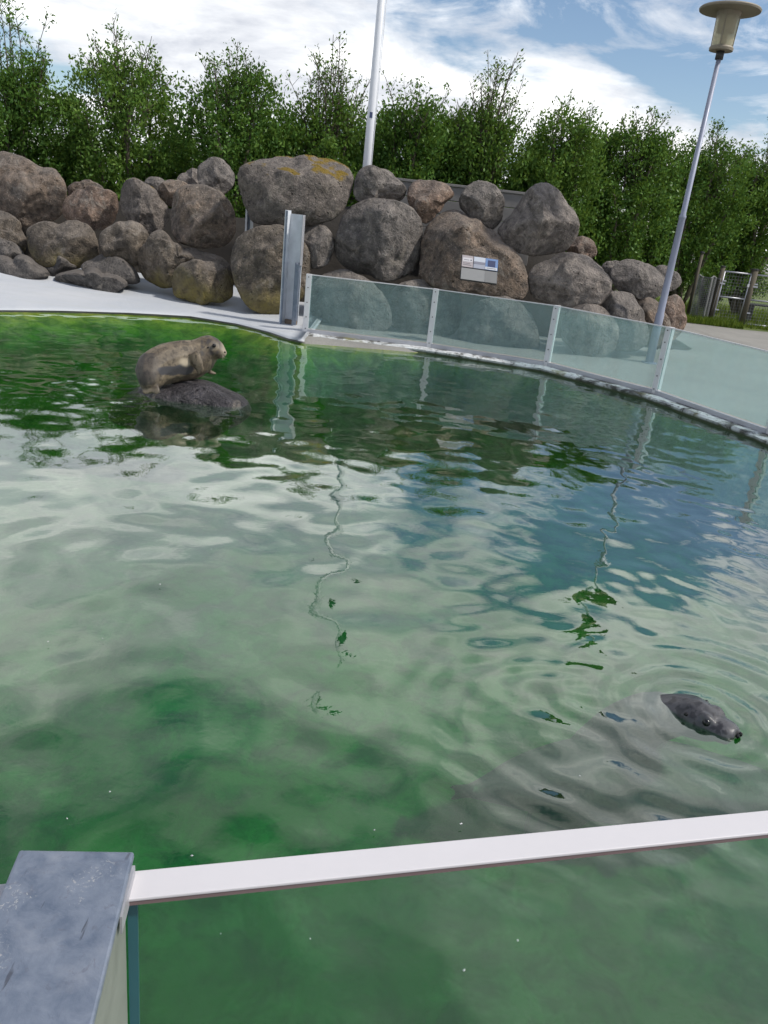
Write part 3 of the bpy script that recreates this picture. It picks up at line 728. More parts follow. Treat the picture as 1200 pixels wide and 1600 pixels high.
# hind flippers folded together towards the viewer, with digits
for s_ in (-1, 1):
    for k in range(4):
        x0_ = 236+s_*3.5
        pp, rr_ = spline([L(x0_, 596, 6.60), L(x0_+(k-1.5)*2.6+s_*2.5, 605, 6.56), L(x0_+(k-1.5)*3.6+s_*4.5, 617-abs(k-1.5)*1.6, 6.53)], [.024, .017, .008]); sweep(v, f, pp, rr_, 8)
def zone_tan(c):
    p = project(c+base); y = c.y+base.y
    d = ((p[0]-276-.0*(p[1]-580))/30)**2+((p[1]-(578-(p[0]-276)*.10))/8.5)**2+noise.noise(c*14)*.8
    wet = max(0, min(1, (1.25-d)*3.0)) if y < 7.0 else 0  # dark belly patch and underside: wet fur with shade put into the colour
    wet = max(wet, max(0, min(1, (597-p[1]+noise.noise(c*10)*6)/-9))*.55 if p[0] > 246 else 0)
    pale = max(0, min(1, (1-(((p[0]-290)/12)**2+((p[1]-566)/8)**2)+noise.noise(c*16)*.6)*1.2))*(.8 if y < 7 else 0)
    pale = max(pale, max(0, min(1, (p[0]-343)/6))*.6, max(0, min(.22, (p[1]-606)/10)) if p[0] < 256 else 0)
    ring = max(0, min(.7, 1.6-abs(math.hypot(p[0]-334.5, p[1]-540)-5.0)/2.2)) if y < 7.06 else 0
    pale = max(pale, ring*.22)
    mott = max(0, min(.7, (noise.noise(c*24)+.15)*1.8)) if (p[0] > 314 and p[1] < 556) else 0
    rear = max(0, min(.55, (250-p[0])/20+noise.noise(c*12)*.45)) if 552 < p[1] < 602 else 0
    return max(wet, mott, rear), pale
body = fuse('body', v, f, .009, SEALTAN, e, zone_tan, 12)
ball('eye', L(334.5,540,6.985), .017, EYE_M, e); ball('eye', L(343,541,7.10), .014, EYE_M, e)
ball('ear_hole', L(325,543,6.975), .008, EYE_M, e)
ball('nose', L(350.5,550.5,7.02), .014, EYE_M, e, (1, 1, .8))
wmb = MB()
for k in range(7):
    wmb.tube([L(347,553,7.01), L(347.5+k*.6, 557+k*.3, 6.99-.012*k), L(347+k*1.4, 563-k*.5, 6.97-.014*k)], [.0009, .0008, .0005], 4)
wmb.build('whiskers', WHISK, e)

# grey seal swimming, only the head out of the water
base2 = Pz(1097, 1118, 0)
e2 = empty('seal', base2, 'wet dark grey seal with only its head above water', 'seal')
hb = Pz(1046, 1090, 0); hn = Pz(1150, 1150, 0); ax = (hn-hb); HL = ax.length; ax.normalize(); sd_ = Vector((0, 0, 1)).cross(ax)   # sd_: seal's left
W_ = lambda t, s_, z: hb+ax*(t*HL)+sd_*s_-base2+Vector((0, 0, z))
v = []; f = []
pp, rr_ = spline([W_(-.9,-.30,-.78), W_(-.95,-.16,-.70), W_(-.8,-.05,-.52), W_(-.5,0,-.30), W_(-.22,0,-.15), W_(.0,0,-.095), W_(.2,0,-.046), W_(.42,0,-.022), W_(.60,0,-.018)],
                 [.08, .13, .16, .15, .12, .098, (.093, .085), (.092, .084), (.078, .07)], 9); chain(v, f, pp, rr_)
pp, rr_ = spline([W_(.45,0,-.012), W_(.62,0,-.012), W_(.78,0,-.010), W_(.88,0,-.008), W_(.97,0,-.012)], [.07, (.072, .057), (.066, .048), (.061, .045), (.048, .038)]); sweep(v, f, pp, rr_, 18)
for s_ in (-1, 1):
    pp, rr_ = spline([W_(.55,.040*s_,.032), W_(.63,.043*s_,.030), W_(.72,.036*s_,.020)], [.018, .021, .016]); sweep(v, f, pp, rr_, 10)     # brow over the eye
    pp, rr_ = spline([W_(.88,.018*s_,.006), W_(.94,.021*s_,.004), W_(1.0,.015*s_,-.002)], [.018, .021, .013]); sweep(v, f, pp, rr_, 10)  # whisker pads
def zone_grey(c): return max(0, min(1, (-.015-c.z)/.05)), 0
fuse('body', v, f, .0055, SEALGREY, e2, zone_grey, 4)
for s_ in (-1, 1):
    ball('eye', W_(.655, .054*s_, .020), .0165, EYE_M, e2)
    ball('ear_hole', W_(.40, .080*s_, .022), .008, EYE_M, e2)
    ball('nostril', W_(1.035, .011*s_, .010), .0075, EYE_M, e2, (1, 1, 1.4))

# second seal gliding below the surface
base3 = Pz(960, 1215, -.44)
e3 = empty('seal', base3, 'dark submerged seal gliding below the surface by the near rail', 'seal')
U = lambda px, py, z: Pz(px, py, z-.22)-base3
v = []; f = []
pp, rr_ = spline([U(735,1236,-.30), U(775,1230,-.28), U(840,1220,-.25), U(930,1215,-.22), U(1030,1225,-.22), U(1120,1238,-.24), U(1190,1245,-.26), U(1235,1246,-.28)],
                 [.03, .07, .135, .185, .195, .165, .12, .06], 9); chain(v, f, pp, rr_)
for s_ in (-1, 1):
    pp, rr_ = spline([U(745,1232,-.26), U(722,1236+s_*5,-.33), U(708,1238+s_*9,-.38)], [(.03, .02), (.034, .014), (.022, .008)]); sweep(v, f, pp, rr_, 10)
pp, rr_ = spline([U(1085,1275,-.27), U(1060,1300,-.33), U(1035,1320,-.38)], [(.05, .03), (.06, .02), (.04, .01)]); sweep(v, f, pp, rr_, 12)
fuse('body', v, f, .011, SEALDEEP, e3, lambda c: (0, 0), 4)

# ------------------------------------------------------------------ far glass fence
fe = empty('glass_fence', F0[0], 'low curved fence of dirty glass panels along the far kerb', 'fence')
FH = .80
def rel(p): return Vector(p)-F0[0]
FZ = .066
for i, p in enumerate(F0):
    a = F0[max(i-1, 0)]; c = F0[min(i+1, len(F0)-1)]; t = (c-a).normalized(); nn = Vector((t.y, -t.x, 0))   # nn points to the pool
    w_ = .075
    M = Matrix((t, nn, Vector((0, 0, 1)))).transposed()
    post = MB().box(rel(p)+Vector((0, 0, FZ-EDGE_Z+FH/2))+nn*.018, (w_, .012, FH), M)
    post.box(rel(p)+Vector((0, 0, FZ-EDGE_Z+FH/2))-nn*.03, (w_, .05, FH-.004), M)
    po = post.build('post', ALU_LIGHT, fe, bevel=.003)
    for z in (.06, .22, .42, .62, FH-.04):
        MB().tube([rel(p)+Vector((0, 0, z+.006))+nn*.022, rel(p)+Vector((0, 0, z+.006))+nn*.030], .008, 8).build('screw', DARKMETAL, po)
    if i < len(F0)-1:
        q = F0[i+1]; d = (q-p).normalized(); n2 = Vector((d.y, -d.x, 0)); L_ = (q-p).length
        a_, b_ = p+d*.03, q-d*.03
        MB().bar(rel(a_)+Vector((0, 0, FZ-EDGE_Z+.03+FH/2)), rel(b_)+Vector((0, 0, FZ-EDGE_Z+.03+FH/2)), .012, FH-.07).build('glass_panel', GLASS, fe)
        MB().bar(rel(a_)+n2*.008+Vector((0, 0, .032)), rel(b_)+n2*.008+Vector((0, 0, .032)), .04, .05).build('bottom_rail', ALU, fe, bevel=.003)
        MB().bar(rel(a_)+Vector((0, 0, FH-.002)), rel(b_)+Vector((0, 0, FH-.002)), .018, .012).build('top_trim', ALU_LIGHT, fe)

# ------------------------------------------------------------------ steel channels by the beach
c0 = Pz(455, 508, .07)
ch = empty('steel_channel', c0, 'upright galvanised steel channel at the end of the glass fence', 'steel post')
CH = 1.54; q0 = Vector((0, 0, 0)); rot = Matrix.Rotation(math.radians(-24), 3, 'Z')
def cb(x0, x1, y0, y1, z0, z1, name, m):
    x0 *= .84; x1 *= .84
    c = rot @ Vector(((x0+x1)/2, (y0+y1)/2, (z0+z1)/2)); return MB().box(c, (x1-x0, y1-y0, z1-z0), rot).build(name, m, ch, bevel=.002)
cb(-.14, .13, .0, .012, 0, CH, 'web', GALV_L)
cb(-.165, -.14, -.12, .012, 0, CH+.04, 'left_flange', GALV_L); cb(-.14, -.105, -.13, -.118, 0, CH+.035, 'left_lip', GALV)
cb(.13, .142, -.05, .012, .86, CH, 'right_flange', ALU)
cb(.10, .115, -.13, -.002, .0, .90, 'lower_flange', GALV); cb(.115, .185, -.13, -.118, .03, .88, 'lower_lip', GALV)
cb(-.10, .12, -.05, -.003, 0, .08, 'sill_block', simple('rust_stained_sill', (.16, .12, .09), .9))
s0 = Py(384, 392, 13.2)
ss = empty('steel_guide', s0, 'narrow pale steel guide rail wedged between boulders at the beach end', 'steel post')
hgt = Py(384, 262, 13.2).z-s0.z
MB().box((0, 0, hgt/2), (.03, .12, hgt)).build('web', ALU, ss); MB().box((.075, .02, hgt*.40), (.05, .02, hgt*.80)).build('flange', ALU_LIGHT, ss); MB().box((.03, .03, hgt/2), (.03, .05, hgt*.98)).build('inner_flange', GALV, ss)
ball('bracket', (-.07, -.06, hgt*.70), .035, ALU_LIGHT, ss, (1, .6, 1.3))

# plank wall behind the boulders
wl0 = Py(600, 300, 14.1); wl1 = Py(840, 310, 14.1)
pw = empty('plank_wall', (wl0.x, 14.1, 1.0), 'weathered grey plank wall peeping between boulders behind the pile', 'wall')
zt = Py(760, 298, 14.1).z-1.0; Lw = wl1.x-wl0.x
for k in range(5): MB().box((Lw/2, 0, zt-.11-.225*k), (Lw, .045, .215)).build('plank', WOODP, pw, bevel=.006)
MB().box((Lw/2, -.0, zt+.022), (Lw+.05, .10, .04)).build('coping', WOODP, pw, bevel=.005)
for k in range(3): MB().box((.1+k*(Lw-.2)/2, .07, (zt-1)/2), (.1, .09, zt+.95)).build('post', WOODP, pw)

# ------------------------------------------------------------------ information sign on its boulder
sc0 = Py(749, 421, 11.55); sgn = empty('information_sign', sc0, 'small information board with picture panels on the slanting rust-brown boulder', 'sign')
ex = (Py(778,414,11.58)-Py(722,406,11.52)); SW = ex.length; ex.normalize(); sn = Vector((0, -1, .55)); sn = (sn-ex*sn.dot(ex)).normalized(); ey = sn.cross(ex).normalized()
if ey.z < 0: ey = -ey
SM = Matrix((ex, ey, sn)).transposed(); SH = .36
def sb(u0, u1, v0, v1, lift, th, name, m, par=None):
    c = ex*((u0+u1)/2-.5)*SW+ey*((v0+v1)/2-.5)*SH+sn*lift; return MB().box(c, ((u1-u0)*SW, (v1-v0)*SH, th), SM).build(name, m, par or sgn)
sb(-.015, 1.015, -.02, 1.02, -.012, .02, 'backing_board', DARKMETAL)
pnl = lambda n, c: simple(n, [q*.72 for q in c], .5, 0, .08, 12)
sb(.0, 1, .0, .47, .004, .01, 'blank_panel', pnl('sign_grey', (0.30, 0.30, 0.30)))
sb(.66, 1, .0, .47, .0065, .01, 'darker_panel', pnl('sign_grey_dark', (0.22, 0.22, 0.22)))
sb(.0, .31, .52, 1, .004, .01, 'text_panel', pnl('sign_pink', (.48, .42, .43)))
sb(.02, .29, .74, .90, .007, .01, 'title_strip', pnl('sign_white', (.72, .69, .71)))
for k in range(2): sb(.03, .27-.04*k, .60+.06*k, .622+.06*k, .0075, .006, 'text_line', pnl('sign_text', (.2, .18, .2)))
sb(.05, .20, .80, .825, .0095, .006, 'text_line', pnl('sign_text_b', (.2, .18, .22))); sb(.23, .27, .79, .84, .0095, .006, 'small_mark', pnl('sign_mark', (.12, .12, .16)))
sb(.325, .65, .52, 1, .004, .01, 'landscape_panel', pnl('sign_landscape', (.40, .42, .50)))
sb(.33, .645, .80, .99, .007, .01, 'pale_sky', pnl('sign_sky', (.62, .66, .74))); sb(.33, .645, .70, .80, .007, .01, 'hills', pnl('sign_hill', (.25, .25, .31)))
sb(.655, 1, .52, 1, .004, .01, 'blue_picture', pnl('sign_blue', (.16, .28, .55)))
sb(.72, .93, .66, .92, .007, .01, 'dark_shape', pnl('sign_navy', (.012, .03, .12))); sb(.655, .985, .53, .64, .0075, .01, 'caption_strip', pnl('sign_caption', (.7, .72, .76)))
sb(.69, .95, .575, .60, .0105, .006, 'text_line', pnl('sign_text_c', (.15, .15, .2)))
MB().tube([sn*-.02, sn*-.02+Vector((0, .28, -.12))], .03, 8).build('bracket', DARKMETAL, sgn)

# ------------------------------------------------------------------ lamp post and flagpole
lb = Pz(1014, 567, .05); lt = empty('street_lamp', lb, 'tall leaning-looking grey lamp post with flat disc hat', 'lamp post')
lh = lambda px, py: Py(px, py, lb.y).z-lb.z
z_neck = lh(1128, 80); z_step = lh(1067, 338); z_step2 = lh(1033, 492)
MB().lathe([(.0, -.1), (.062, -.1), (.062, z_step2), (.053, z_step2+.03), (.046, z_step-.03), (.051, z_step-.02), (.051, z_step), (.038, z_step+.03), (.031, z_neck-.02), (0, z_neck-.02)], 20).build('pole', LAMPPOST, lt, True)
MB().lathe([(0, -.012), (.12, -.012), (.12, .012), (0, .012)], 20).build('base_flange', LAMPPOST, lt)
MB().lathe([(0, z_neck-.10), (.052, z_neck-.10), (.052, z_neck), (0, z_neck)], 18).build('collar', DARKMETAL, lt, True)
MB().lathe([(0, z_neck), (.152, z_neck), (.157, z_neck+.03), (.145, z_neck+.05), (.0, z_neck+.05)], 36).build('lower_ring', LAMPHAT, lt)
hz = z_neck+.05; HG = .40
MB().lathe([(.135, hz), (.147, hz+HG)], 36).build('glass_cylinder', LAMPGLASS, lt, True)
MB().lathe([(0, hz+HG*.45), (.110, hz+HG*.42), (.115, hz+HG*.80), (0, hz+HG*.80)], 28).build('reflector', simple('lamp_reflector', (.36, .33, .28), .5), lt, True)
MB().lathe([(0, hz), (.035, hz), (.045, hz+.10), (.03, hz+.2), (0, hz+.22)], 14).build('bulb', simple('lamp_bulb', (.5, .48, .42), .3), lt, True)
for k in range(4):
    q = math.radians(60+90*k); MB().tube([(.139*math.cos(q), .139*math.sin(q), hz), (.151*math.cos(q), .151*math.sin(q), hz+HG)], .006, 6).build('strut', LAMPHAT, lt)
MB().lathe([(0, hz+HG-.05), (.150, hz+HG-.05), (.155, hz+HG+.0), (.385, hz+HG+.005), (.392, hz+HG+.025), (.38, hz+HG+.04), (.2, hz+HG+.075), (0, hz+HG+.08)], 48).build('hat', LAMPHAT, lt)

fy = 14.9; fb = Py(569.5, 300, fy); fb.z = 1.2
fp = empty('flagpole', fb, 'white flagpole rising behind the boulders out of the frame', 'flagpole')
FT = 7.0
MB().lathe([(.0, -.4), (.075, -.4), (.072, 2), (.055, FT), (0, FT)], 20).build('pole', POLEW, fp, True)
MB().lathe([(0, FT), (.03, FT), (.055, FT+.05), (.055, FT+.09), (.02, FT+.14), (0, FT+.14)], 16).build('finial', POLEW, fp, True)
zst = Py(576.5, 180, fy).z-1.2
MB().box((.0, -.069, zst), (.05, .012, .09)).build('tag', simple('pole_tag', (.05, .07, .16), .5), fp)
v = []; f = []                                             # limp flag hanging at the head of the pole
for i in range(9):
    for j in range(14):
        u = i/8; q = j/13; v.append((.07+u*.45*(.5+.5*(1-q))+.05*math.sin(q*7+u*3), .06*math.sin(u*9+q*4), FT-.15-q*1.1-u*.55))
for i in range(8):
    for j in range(13): f.append((i*14+j, (i+1)*14+j, (i+1)*14+j+1, i*14+j+1))
fl = link('flag', mesh('flag', v, f, True), simple('flag_cloth', (.05, .07, .11), .8), fp); s_ = fl.modifiers.new('s', 'SOLIDIFY'); s_.thickness = .006
MB().tube([(.08, -.02, -.2), (.085, -.03, 3), (.08, -.02, FT-.1)], .006, 5).build('halyard', POLEW, fp)

# ------------------------------------------------------------------ near railing with its steel post
RZ = .97
r0 = Pz(199, 1383, RZ); r1 = Pz(1200, 1283, RZ); rd = (r1-r0); rd.z = 0; rd.normalize(); rn = Vector((-rd.y, rd.x, 0))    # rn points to the pool
r0 = Vector((r0.x, r0.y, 0)); ra = empty('railing', r0, 'near glass railing with flat white top rail', 'railing')
RL = 3.2
RM = Matrix((rd, rn, Vector((0, 0, 1)))).transposed()
def rb(x0, x1, y0, y1, z0, z1, name, m, bev=.0, par=None):
    c = RM @ Vector(((x0+x1)/2, (y0+y1)/2, 0)); c.z = (z0+z1)/2; return MB().box(c, (x1-x0, y1-y0, z1-z0), RM).build(name, m, par or ra, bevel=bev)
rb(.0, RL, -.021, .021, RZ-.005, RZ, 'top_rail', RAILW, .0015)
rb(.0, RL, -.0195, -.0165, RZ-.012, RZ-.0052, 'rail_lip', RAIL_DARK); rb(.0, RL, .0165, .0195, RZ-.012, RZ-.0052, 'rail_lip', RAIL_DARK)
rb(.012, RL, -.004, .004, .08, RZ-.0105, 'glass_panel', GLASS_NEAR)
rb(.0, .0118, -.006, .006, .08, RZ-.0105, 'edge_gasket', simple('teal_gasket', (.02, .10, .12), .4))
rb(.0, RL, -.025, .025, .05, .0795, 'bottom_rail', ALU)
rb(-1.9, -.10, -.021, .021, RZ-.005, RZ, 'top_rail', RAILW, .002); rb(-1.9, -.225, -.004, .004, .08, RZ-.0105, 'glass_panel', GLASS_NEAR)
# galvanised post: deep flat-topped box standing across the railing
t0 = Pz(210, 1330, RZ+.025); t1 = Pz(30, 1327, RZ+.025); t2 = Pz(145, 1600, RZ+.025)
tw = (Vector((t0.x-t1.x, t0.y-t1.y, 0))); TWd = tw.length; tw.normalize(); tb = Vector((tw.y, -tw.x, 0))
t2d = (Vector((t2.x-t0.x, t2.y-t0.y, 0))).normalized(); tb = t2d
gp0 = Vector((t0.x, t0.y, 0)); gp = empty('steel_post', gp0, 'flat-topped galvanised steel post in the near left corner', 'steel post')
PL = .75
cor = [Vector((0, 0, 0)), -tw*TWd, -tw*TWd+tb*PL, tb*PL]
def prism(c4, z0, z1, name, m, bev=0):
    b_ = MB(); b_.v = [Vector((c.x, c.y, z0)) for c in c4]+[Vector((c.x, c.y, z1)) for c in c4]
    b_.f = [(0, 3, 2, 1), (4, 5, 6, 7)]+[(i, (i+1) % 4, (i+1) % 4+4, i+4) for i in range(4)]; return b_.build(name, m, gp, bevel=bev)
prism(cor, RZ+.015, RZ+.025, 'cap_plate', GALV_CAP, .003)
ins = [Vector((0, 0, 0))+tb*.04-tw*.004, -tw*(TWd-.01)+tb*.04, -tw*(TWd-.01)+tb*(PL-.02), tb*(PL-.02)-tw*.004]
prism(ins, .05, RZ+.0148, 'column', simple('dull_post_side', (.20, .22, .19), .7, .1, .3, 12))
prism([tb*.012+tw*.003, tb*.012-tw*.001, tb*.085-tw*.001, tb*.085+tw*.0015], RZ-.012, RZ+.0147, 'bent_flange', ALU, 0)

# ------------------------------------------------------------------ wire gates, post and draped netting at the right
GY = 20.2
def gate(pxl, pxr, label, tilt=0):
    bl = Py(pxl, 505, GY); br = Py(pxr, 512, GY); bl.z = br.z = .09
    g_ = empty('wire_gate', bl, label, 'gate', 'wire gates of the paddock behind the pool'); w_ = (br-bl).length; d = (br-bl).normalized(); Hh = 1.22
    def pt(u, z): return d*(u*w_)+Vector((0, 0, z))
    for z in (.03, .62, Hh): MB().tube([pt(0, z), pt(1, z)], .020, 8).build('rail', ALU, g_, True)
    for u in (0, 1): MB().tube([pt(u, 0), pt(u, Hh)], .022, 8).build('stile', ALU, g_, True)
    mm = MB(); k = int(w_/.07)
    for i in range(1, k): mm.bar(pt(i/k, .03), pt(i/k, Hh), .005, .005, (0, 1, 0))
    for i in range(1, int(Hh/.075)): mm.bar(pt(0, i*.075), pt(1, i*.075), .005, .005)
    tag(mm.build('wire_mesh', NETM, g_), kind='stuff')
    for z in (.3, 1.0): MB().box(pt(0, z)+Vector((.03, -.03, 0)), (.1, .02, .03)).build('hinge', ALU, g_)
    MB().box(pt(.97, .95)+Vector((0, -.03, 0)), (.05, .03, .07)).build('latch', ALU_LIGHT, g_)
    return g_
gate(1112, 1152, 'narrow wire mesh gate between two dark posts')
gate(1162, 1225, 'wire mesh gate with a bench behind, cut off at right')
def gpost(px, h, r_, label):
    p = Py(px, 508, GY+.02); p.z = .05
    o_ = empty('gate_post', p, label, 'post', 'dark gate posts'); MB().lathe([(0, 0), (r_, 0), (r_*.95, h), (0, h+.02)], 12).build('shaft', BARK, o_, True)
    MB().lathe([(0, h+.0), (r_*1.1, h+.005), (r_*1.1, h+.03), (0, h+.04)], 12).build('cap', DARKMETAL, o_)
    MB().box((r_, -.06, h*.72), (.12, .03, .035)).build('hinge_strap', ALU, o_)
gpost(1107, 1.35, .06, 'dark gate post with hinge on the left of the narrow gate'); gpost(1157, 1.36, .085, 'thick dark gate post between the two wire gates')
p = Py(1072, 500, GY+.3); p.z = .05
o_ = empty('gate_post', p, 'thin dark post beside the draped netting and last boulder', 'post', 'dark gate posts'); MB().lathe([(0, 0), (.045, 0), (.042, 1.6), (0, 1.61)], 10).build('shaft', BARK, o_, True); MB().lathe([(0, 1.61), (.06, 1.615), (.06, 1.65), (0, 1.66)], 10).build('cap', DARKMETAL, o_)
# netting draped in folds
nb0 = Py(1074, 500, GY); nb0.z = .06; nw = (Py(1108, 500, GY)-Py(1074, 500, GY)).length
ne = empty('draped_netting', nb0, 'pale grey netting hanging in folds left of the narrow gate', 'netting'); nm = MB()
def nf(u, z): return Vector((u*nw, -.10+.10*math.sin(u*9)+.05*math.sin(u*21+z), z*(1.02-.05*abs(math.sin(u*5)))))
for i in range(26): nm.tube([nf(i/25, z) for z in np.linspace(0, 1.08, 8)], .008, 4, False)
for k in range(24): nm.tube([nf(u, .03+k*.0455) for u in np.linspace(0, 1, 22)], .008, 4, False)
tag(nm.build('net_mesh', NETM, ne), kind='stuff'); MB().tube([nf(u, 1.09) for u in np.linspace(0, 1, 12)], .018, 6).build('top_cord', NETM, ne)
# bench behind the gate
bp = Py(1185, 505, 21.6); bp.z = .06
be = empty('garden_bench', bp, 'dark bench standing on grass behind the right wire gate', 'bench')
for k in range(3): MB().box((.25, -.15+k*.16, .47), (1.5, .14, .04)).build('seat_plank', DARKMETAL, be)
for x in (-.35, .85):
    MB().box((x, 0, .225), (.12, .34, .45)).build('leg', DARKMETAL, be)

# ------------------------------------------------------------------ trees
def tree(name, px, topd, tops, halfw, y, leafm, label, seed, base_z=.05, dens=1.0, low=.12, grp='trees in the row behind the boulders', tshoots=1.0, airy=False):
    rg = np.random.default_rng(seed); P0 = Py(px, 300, y); e_ = empty(name, (P0.x, y, base_z), label, 'tree', grp)
    Hd = Py(px, topd, y).z-base_z; Ht = Py(px, tops, y).z-base_z; Rw = halfw/F_PX*y*1.05
    tb_ = MB(); L_p = []; L_d = []; L_s = []
    ns = rg.integers(6, 9)
    def leaves(A_, B_, n, spread, size):
        t = rg.random(n)[:, None]; c = A_*(1-t)+B_*t+rg.normal(size=(n, 3))*spread
        d = (B_-A_)/(np.linalg.norm(B_-A_)+1e-6)+rg.normal(size=(n, 3))*.75; d /= np.linalg.norm(d, axis=1)[:, None]
        L_p.append(c); L_d.append(d); L_s.append(size*rg.uniform(.65, 1.35, n))
    for s in range(ns):
        a = 2*math.pi*(s+rg.uniform(-.3, .3))/ns; out = Rw*rg.uniform(.25, .85)
        if s == 0: out = Rw*.08
        hh = Hd*(1-.38*(out/Rw)**2)*rg.uniform(.88, 1.0)
        k = 7; pts = []
        for i in range(k):
            t = i/(k-1); rr1 = out*(t**.75); pts.append(Vector((math.cos(a)*rr1+rg.normal()*.06, math.sin(a)*rr1*.8+rg.normal()*.06, hh*t)))
        pts[0] = Vector((rg.normal()*.08, rg.normal()*.08, -.1))
        tb_.tube(pts, [(.075*(1-.8*i/(k-1))+.008)*(1 if s else 1.4) for i in range(k)], 6, False)
        nt_ = int(46*dens)
        for j in range(nt_):
            t = low+(1-low)*rg.random()**.8; q = t*(k-1); i = min(int(q), k-2); P1 = np.array(pts[i].lerp(pts[i+1], q-i))
            aa = rg.uniform(0, 2*math.pi); ln = rg.uniform(.35, .85)*Rw*.62*(1.1-.45*t); el = rg.uniform(.2, 1.0)
            d = np.array([math.cos(aa)*math.cos(el), math.sin(aa)*math.cos(el), math.sin(el)]); P2 = P1+d*ln
            if rg.random() < .3: tb_.tube([Vector(P1), Vector((P1+P2)/2+rg.normal(size=3)*.03), Vector(P2)], [.012, .008, .004], 3, False)
            leaves(P1*.55+P2*.45, P2, int(34*dens+rg.integers(0, 12)), .085, .060)
            # small tuft at the twig's end
            leaves(P2, P2+np.array([0, 0, .18]), 10, .05, .052)
    for j in range(int(160*dens)):                                  # leaf clumps that round the crown out
        z = rg.uniform(low, 1.0)**.8; env = Rw*(1.0 if z < .62 else math.sqrt(max(0, 1-((z-.62)/.42)**2)))*(.80+.2*min(1, z/.3)); aa = rg.uniform(0, 2*math.pi); q = env*math.sqrt(rg.uniform(.15, 1.0))*rg.uniform(.85, 1.12)
        P1 = np.array([math.cos(aa)*q, math.sin(aa)*q*.85, Hd*z*.98]); dd = np.array([math.cos(aa)*.35, math.sin(aa)*.35, .8])*rg.uniform(.2, .5)
        leaves(P1, P1+dd, int(52*dens), .10, .062)
    # thin leafy shoots rising out of the crown
    nsh = int(15*tshoots)
    for s in range(nsh):
        a = rg.uniform(0, 2*math.pi); o1 = Rw*.55*math.sqrt(rg.random()); fall = (1-.55*(o1/(Rw*.55))**1.5)
        z0_ = Hd*.72; z1_ = Hd*.80+(Ht-Hd*.80)*fall*rg.uniform(.72, 1.0); n_k = 6; pts = []
        bx_ = rg.normal()*.22; by_ = rg.normal()*.22
        for i in range(n_k):
            t = i/(n_k-1); pts.append(Vector((math.cos(a)*o1*(.6+.4*t)+bx_*t*t, math.sin(a)*o1*.8*(.6+.4*t)+by_*t*t, z0_+(z1_-z0_)*t)))
        tb_.tube(pts, [.020, .017, .014, .011, .008, .005], 4, False)
        for j in range(20):
            t = .1+.9*rg.random(); q = t*(n_k-1); i = min(int(q), n_k-2); P1 = np.array(pts[i].lerp(pts[i+1], q-i)); aa = rg.uniform(0, 2*math.pi); ln = rg.uniform(.15, .55)*(1.15-.7*t)
            d = np.array([math.cos(aa)*.75, math.sin(aa)*.75, .8]); P2 = P1+d*ln
            tb_.tube([Vector(P1), Vector(P2)], [.006, .003], 3, False)
            leaves(P1*.4+P2*.6, P2, 4 if airy else 7, .05, .052)
    tb_.build('trunk', BARK, e_, True)
    C = np.concatenate(L_p); D = np.concatenate(L_d); SZ = np.concatenate(L_s)
    ok = C[:, 2] > .1; C, D, SZ = C[ok], D[ok], SZ[ok]; n = len(C)
    U_ = np.cross(D, rg.normal(size=(n, 3))); U_ /= np.linalg.norm(U_, axis=1)[:, None]+1e-9; Nn = np.cross(D, U_)
    sz = SZ[:, None]
    Vv = np.stack([C-D*sz*.6, C+U_*sz*.34+Nn*sz*.06, C+D*sz*.75, C-U_*sz*.34+Nn*sz*.06], 1).reshape(-1, 3)
    Ff = np.arange(n*4).reshape(-1, 4)
    link('crown', np_mesh('crown', Vv, Ff), leafm, e_)
    return n
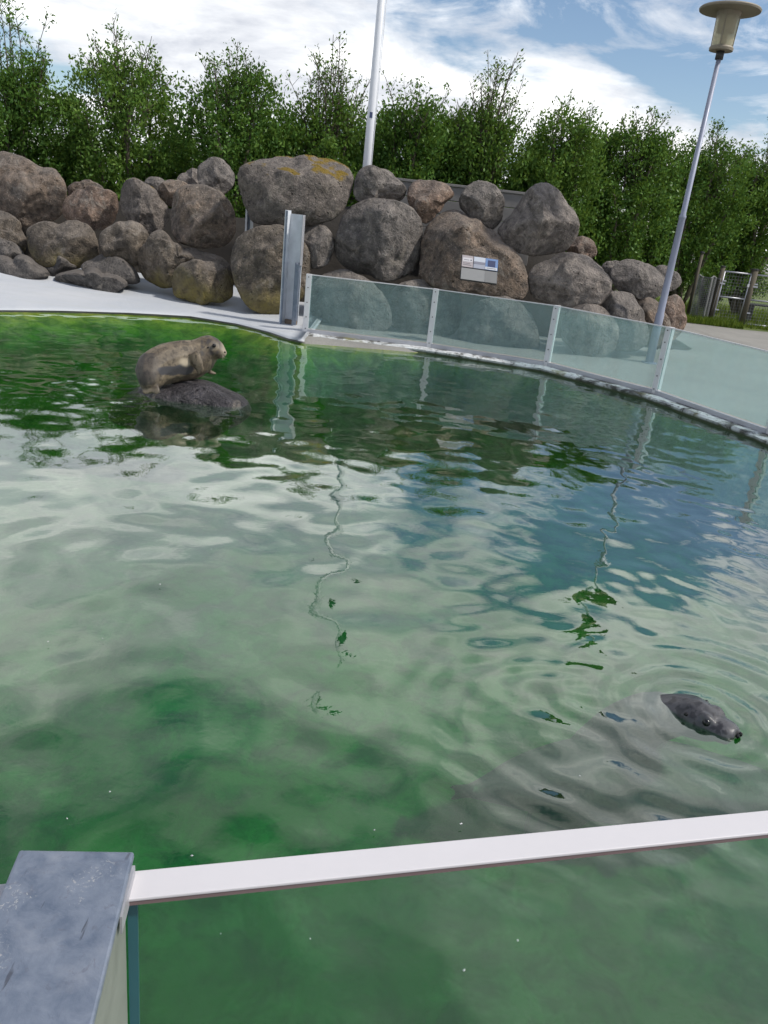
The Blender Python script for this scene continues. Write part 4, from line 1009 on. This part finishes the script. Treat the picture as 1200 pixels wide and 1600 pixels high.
T = [
 ('leafy_tree', 30, 108, -30, 92, 17.5, 0, 'tall dense tree at the left edge of the photo', 1.05, 1.1),
 ('leafy_tree', 200, 100, 12, 98, 18.0, 1, 'broad domed tree second from the left edge', 1.1, 1.0),
 ('leafy_tree', 365, 126, 45, 86, 18.0, 0, 'dense dark tree left of the huge flat-topped boulder', 1.1, .9),
 ('sparse_tree', 508, 168, 30, 74, 18.6, 1, 'thin tree with feathery grey top left of the flagpole', .9, 1.7),
 ('leafy_tree', 632, 172, 88, 62, 18.4, 0, 'dense tree just right of the flagpole', 1.0, .8),
 ('sparse_tree', 752, 185, 50, 66, 18.8, 1, 'tree with tall nearly bare top behind the upright boulder', 1.0, 1.6),
 ('leafy_tree', 868, 186, 132, 62, 19.0, 1, 'bright green tree behind the big pointed boulder', 1.05, .8),
 ('leafy_tree', 985, 212, 152, 68, 20.5, 0, 'dark tree left of the lamp post', 1.05, 1.0),
 ('leafy_tree', 1098, 232, 168, 68, 22.0, 0, 'tree right of the lamp post above the netting', 1.0, .9),
 ('leafy_tree', 1200, 240, 165, 70, 23.5, 1, 'tree at the right edge above the wire gates', 1.0, .9),
 # lower ones filling the gaps of the row
 ('hedge_tree', 112, 232, 190, 60, 19.2, 0, 'low tree filling the gap between the two leftmost trees', .9, .5),
 ('hedge_tree', 286, 226, 185, 60, 19.6, 1, 'low tree in the gap behind the egg-shaped boulder', .9, .5),
 ('hedge_tree', 445, 200, 160, 56, 19.4, 0, 'low dark tree behind the moss-topped flat boulder', .95, .6),
 ('hedge_tree', 566, 190, 140, 55, 19.8, 0, 'low tree directly behind the flagpole', .95, .6),
 ('hedge_tree', 692, 185, 150, 55, 19.8, 0, 'low tree behind the rusty angular boulder', .95, .6),
 ('hedge_tree', 815, 240, 205, 55, 20.2, 1, 'low tree in the dip left of the bright green tree', .95, .5),
 ('hedge_tree', 928, 215, 190, 58, 21.0, 1, 'low bright tree above the small reddish boulder', 1.0, .6),
 ('hedge_tree', 1042, 245, 205, 58, 22.5, 1, 'low tree behind the lamp post', 1.0, .6),
 ('hedge_tree', 1152, 255, 215, 58, 24.0, 1, 'low tree between the two trees at the right edge', 1.0, .6),
]
tot = 0
for i, (nm_, px, td, ts, hw, y, lm, lab, dn, sh) in enumerate(T):
    tot += tree(nm_, px, td, ts, hw, y, LEAF[lm], lab, 100+i, .05, dn, .10, tshoots=sh, airy=nm_ == 'sparse_tree')
print('leaves', tot)

# grass blades by the gates
n = 16000; rg = np.random.default_rng(3)
gxp = rg.uniform(5.6, 14, n); gyp = 19.7+rg.random(n)**1.4*7; strip = rg.random(n) < .25
gyp[strip] = rg.uniform(19.4, 20.3, strip.sum()); gxp[strip] = rg.uniform(5.8, 8.2, strip.sum())
C = np.stack([gxp, gyp, np.full(n, .06)], 1); hh = rg.uniform(.06, .2, n)[:, None]; a = rg.uniform(0, 6.28, n)
U_ = np.stack([np.cos(a), np.sin(a), 0*a], 1)*.012; T_ = C+np.concatenate([rg.normal(size=(n, 2))*.04, hh], 1)
Vv = np.stack([C-U_, C+U_, T_], 1).reshape(-1, 3)
gm = m_leaf('grass_blade', (.06, .11, .015), (.14, .20, .025), (.24, .28, .05))
go = link('grass', np_mesh('grass', Vv, np.arange(n*3).reshape(-1, 3)), gm); tag(go, 'tall green grass around the wire gates', 'grass', kind='stuff')

# pale flecks adrift on the water
v = []; f = []
for px, py in ((345,1462),(725,1519),(484,1470),(808,1472),(105,1282),(172,1240),(512,1350),(300,1340),(585,1300),(640,1345),(375,960),(250,915),(75,1005),(160,1000),(330,860),(720,1290),(905,1215)):
    p = Pz(px, py, .006); k = random.uniform(.0015, .004); b0 = len(v)
    for j in range(6): q = j*1.047; rr0 = k*random.uniform(.5, 1.4); v.append((p.x+math.cos(q)*rr0, p.y+math.sin(q)*rr0, .012+random.uniform(0, .003)))
    v.append((p.x, p.y, .017)); f += [(b0+j, b0+(j+1) % 6, b0+6) for j in range(6)]
tag(link('floating_flecks', mesh('floating_flecks', v, f), RAILW), 'tiny pale flecks of foam adrift on the green water', 'foam', kind='stuff')
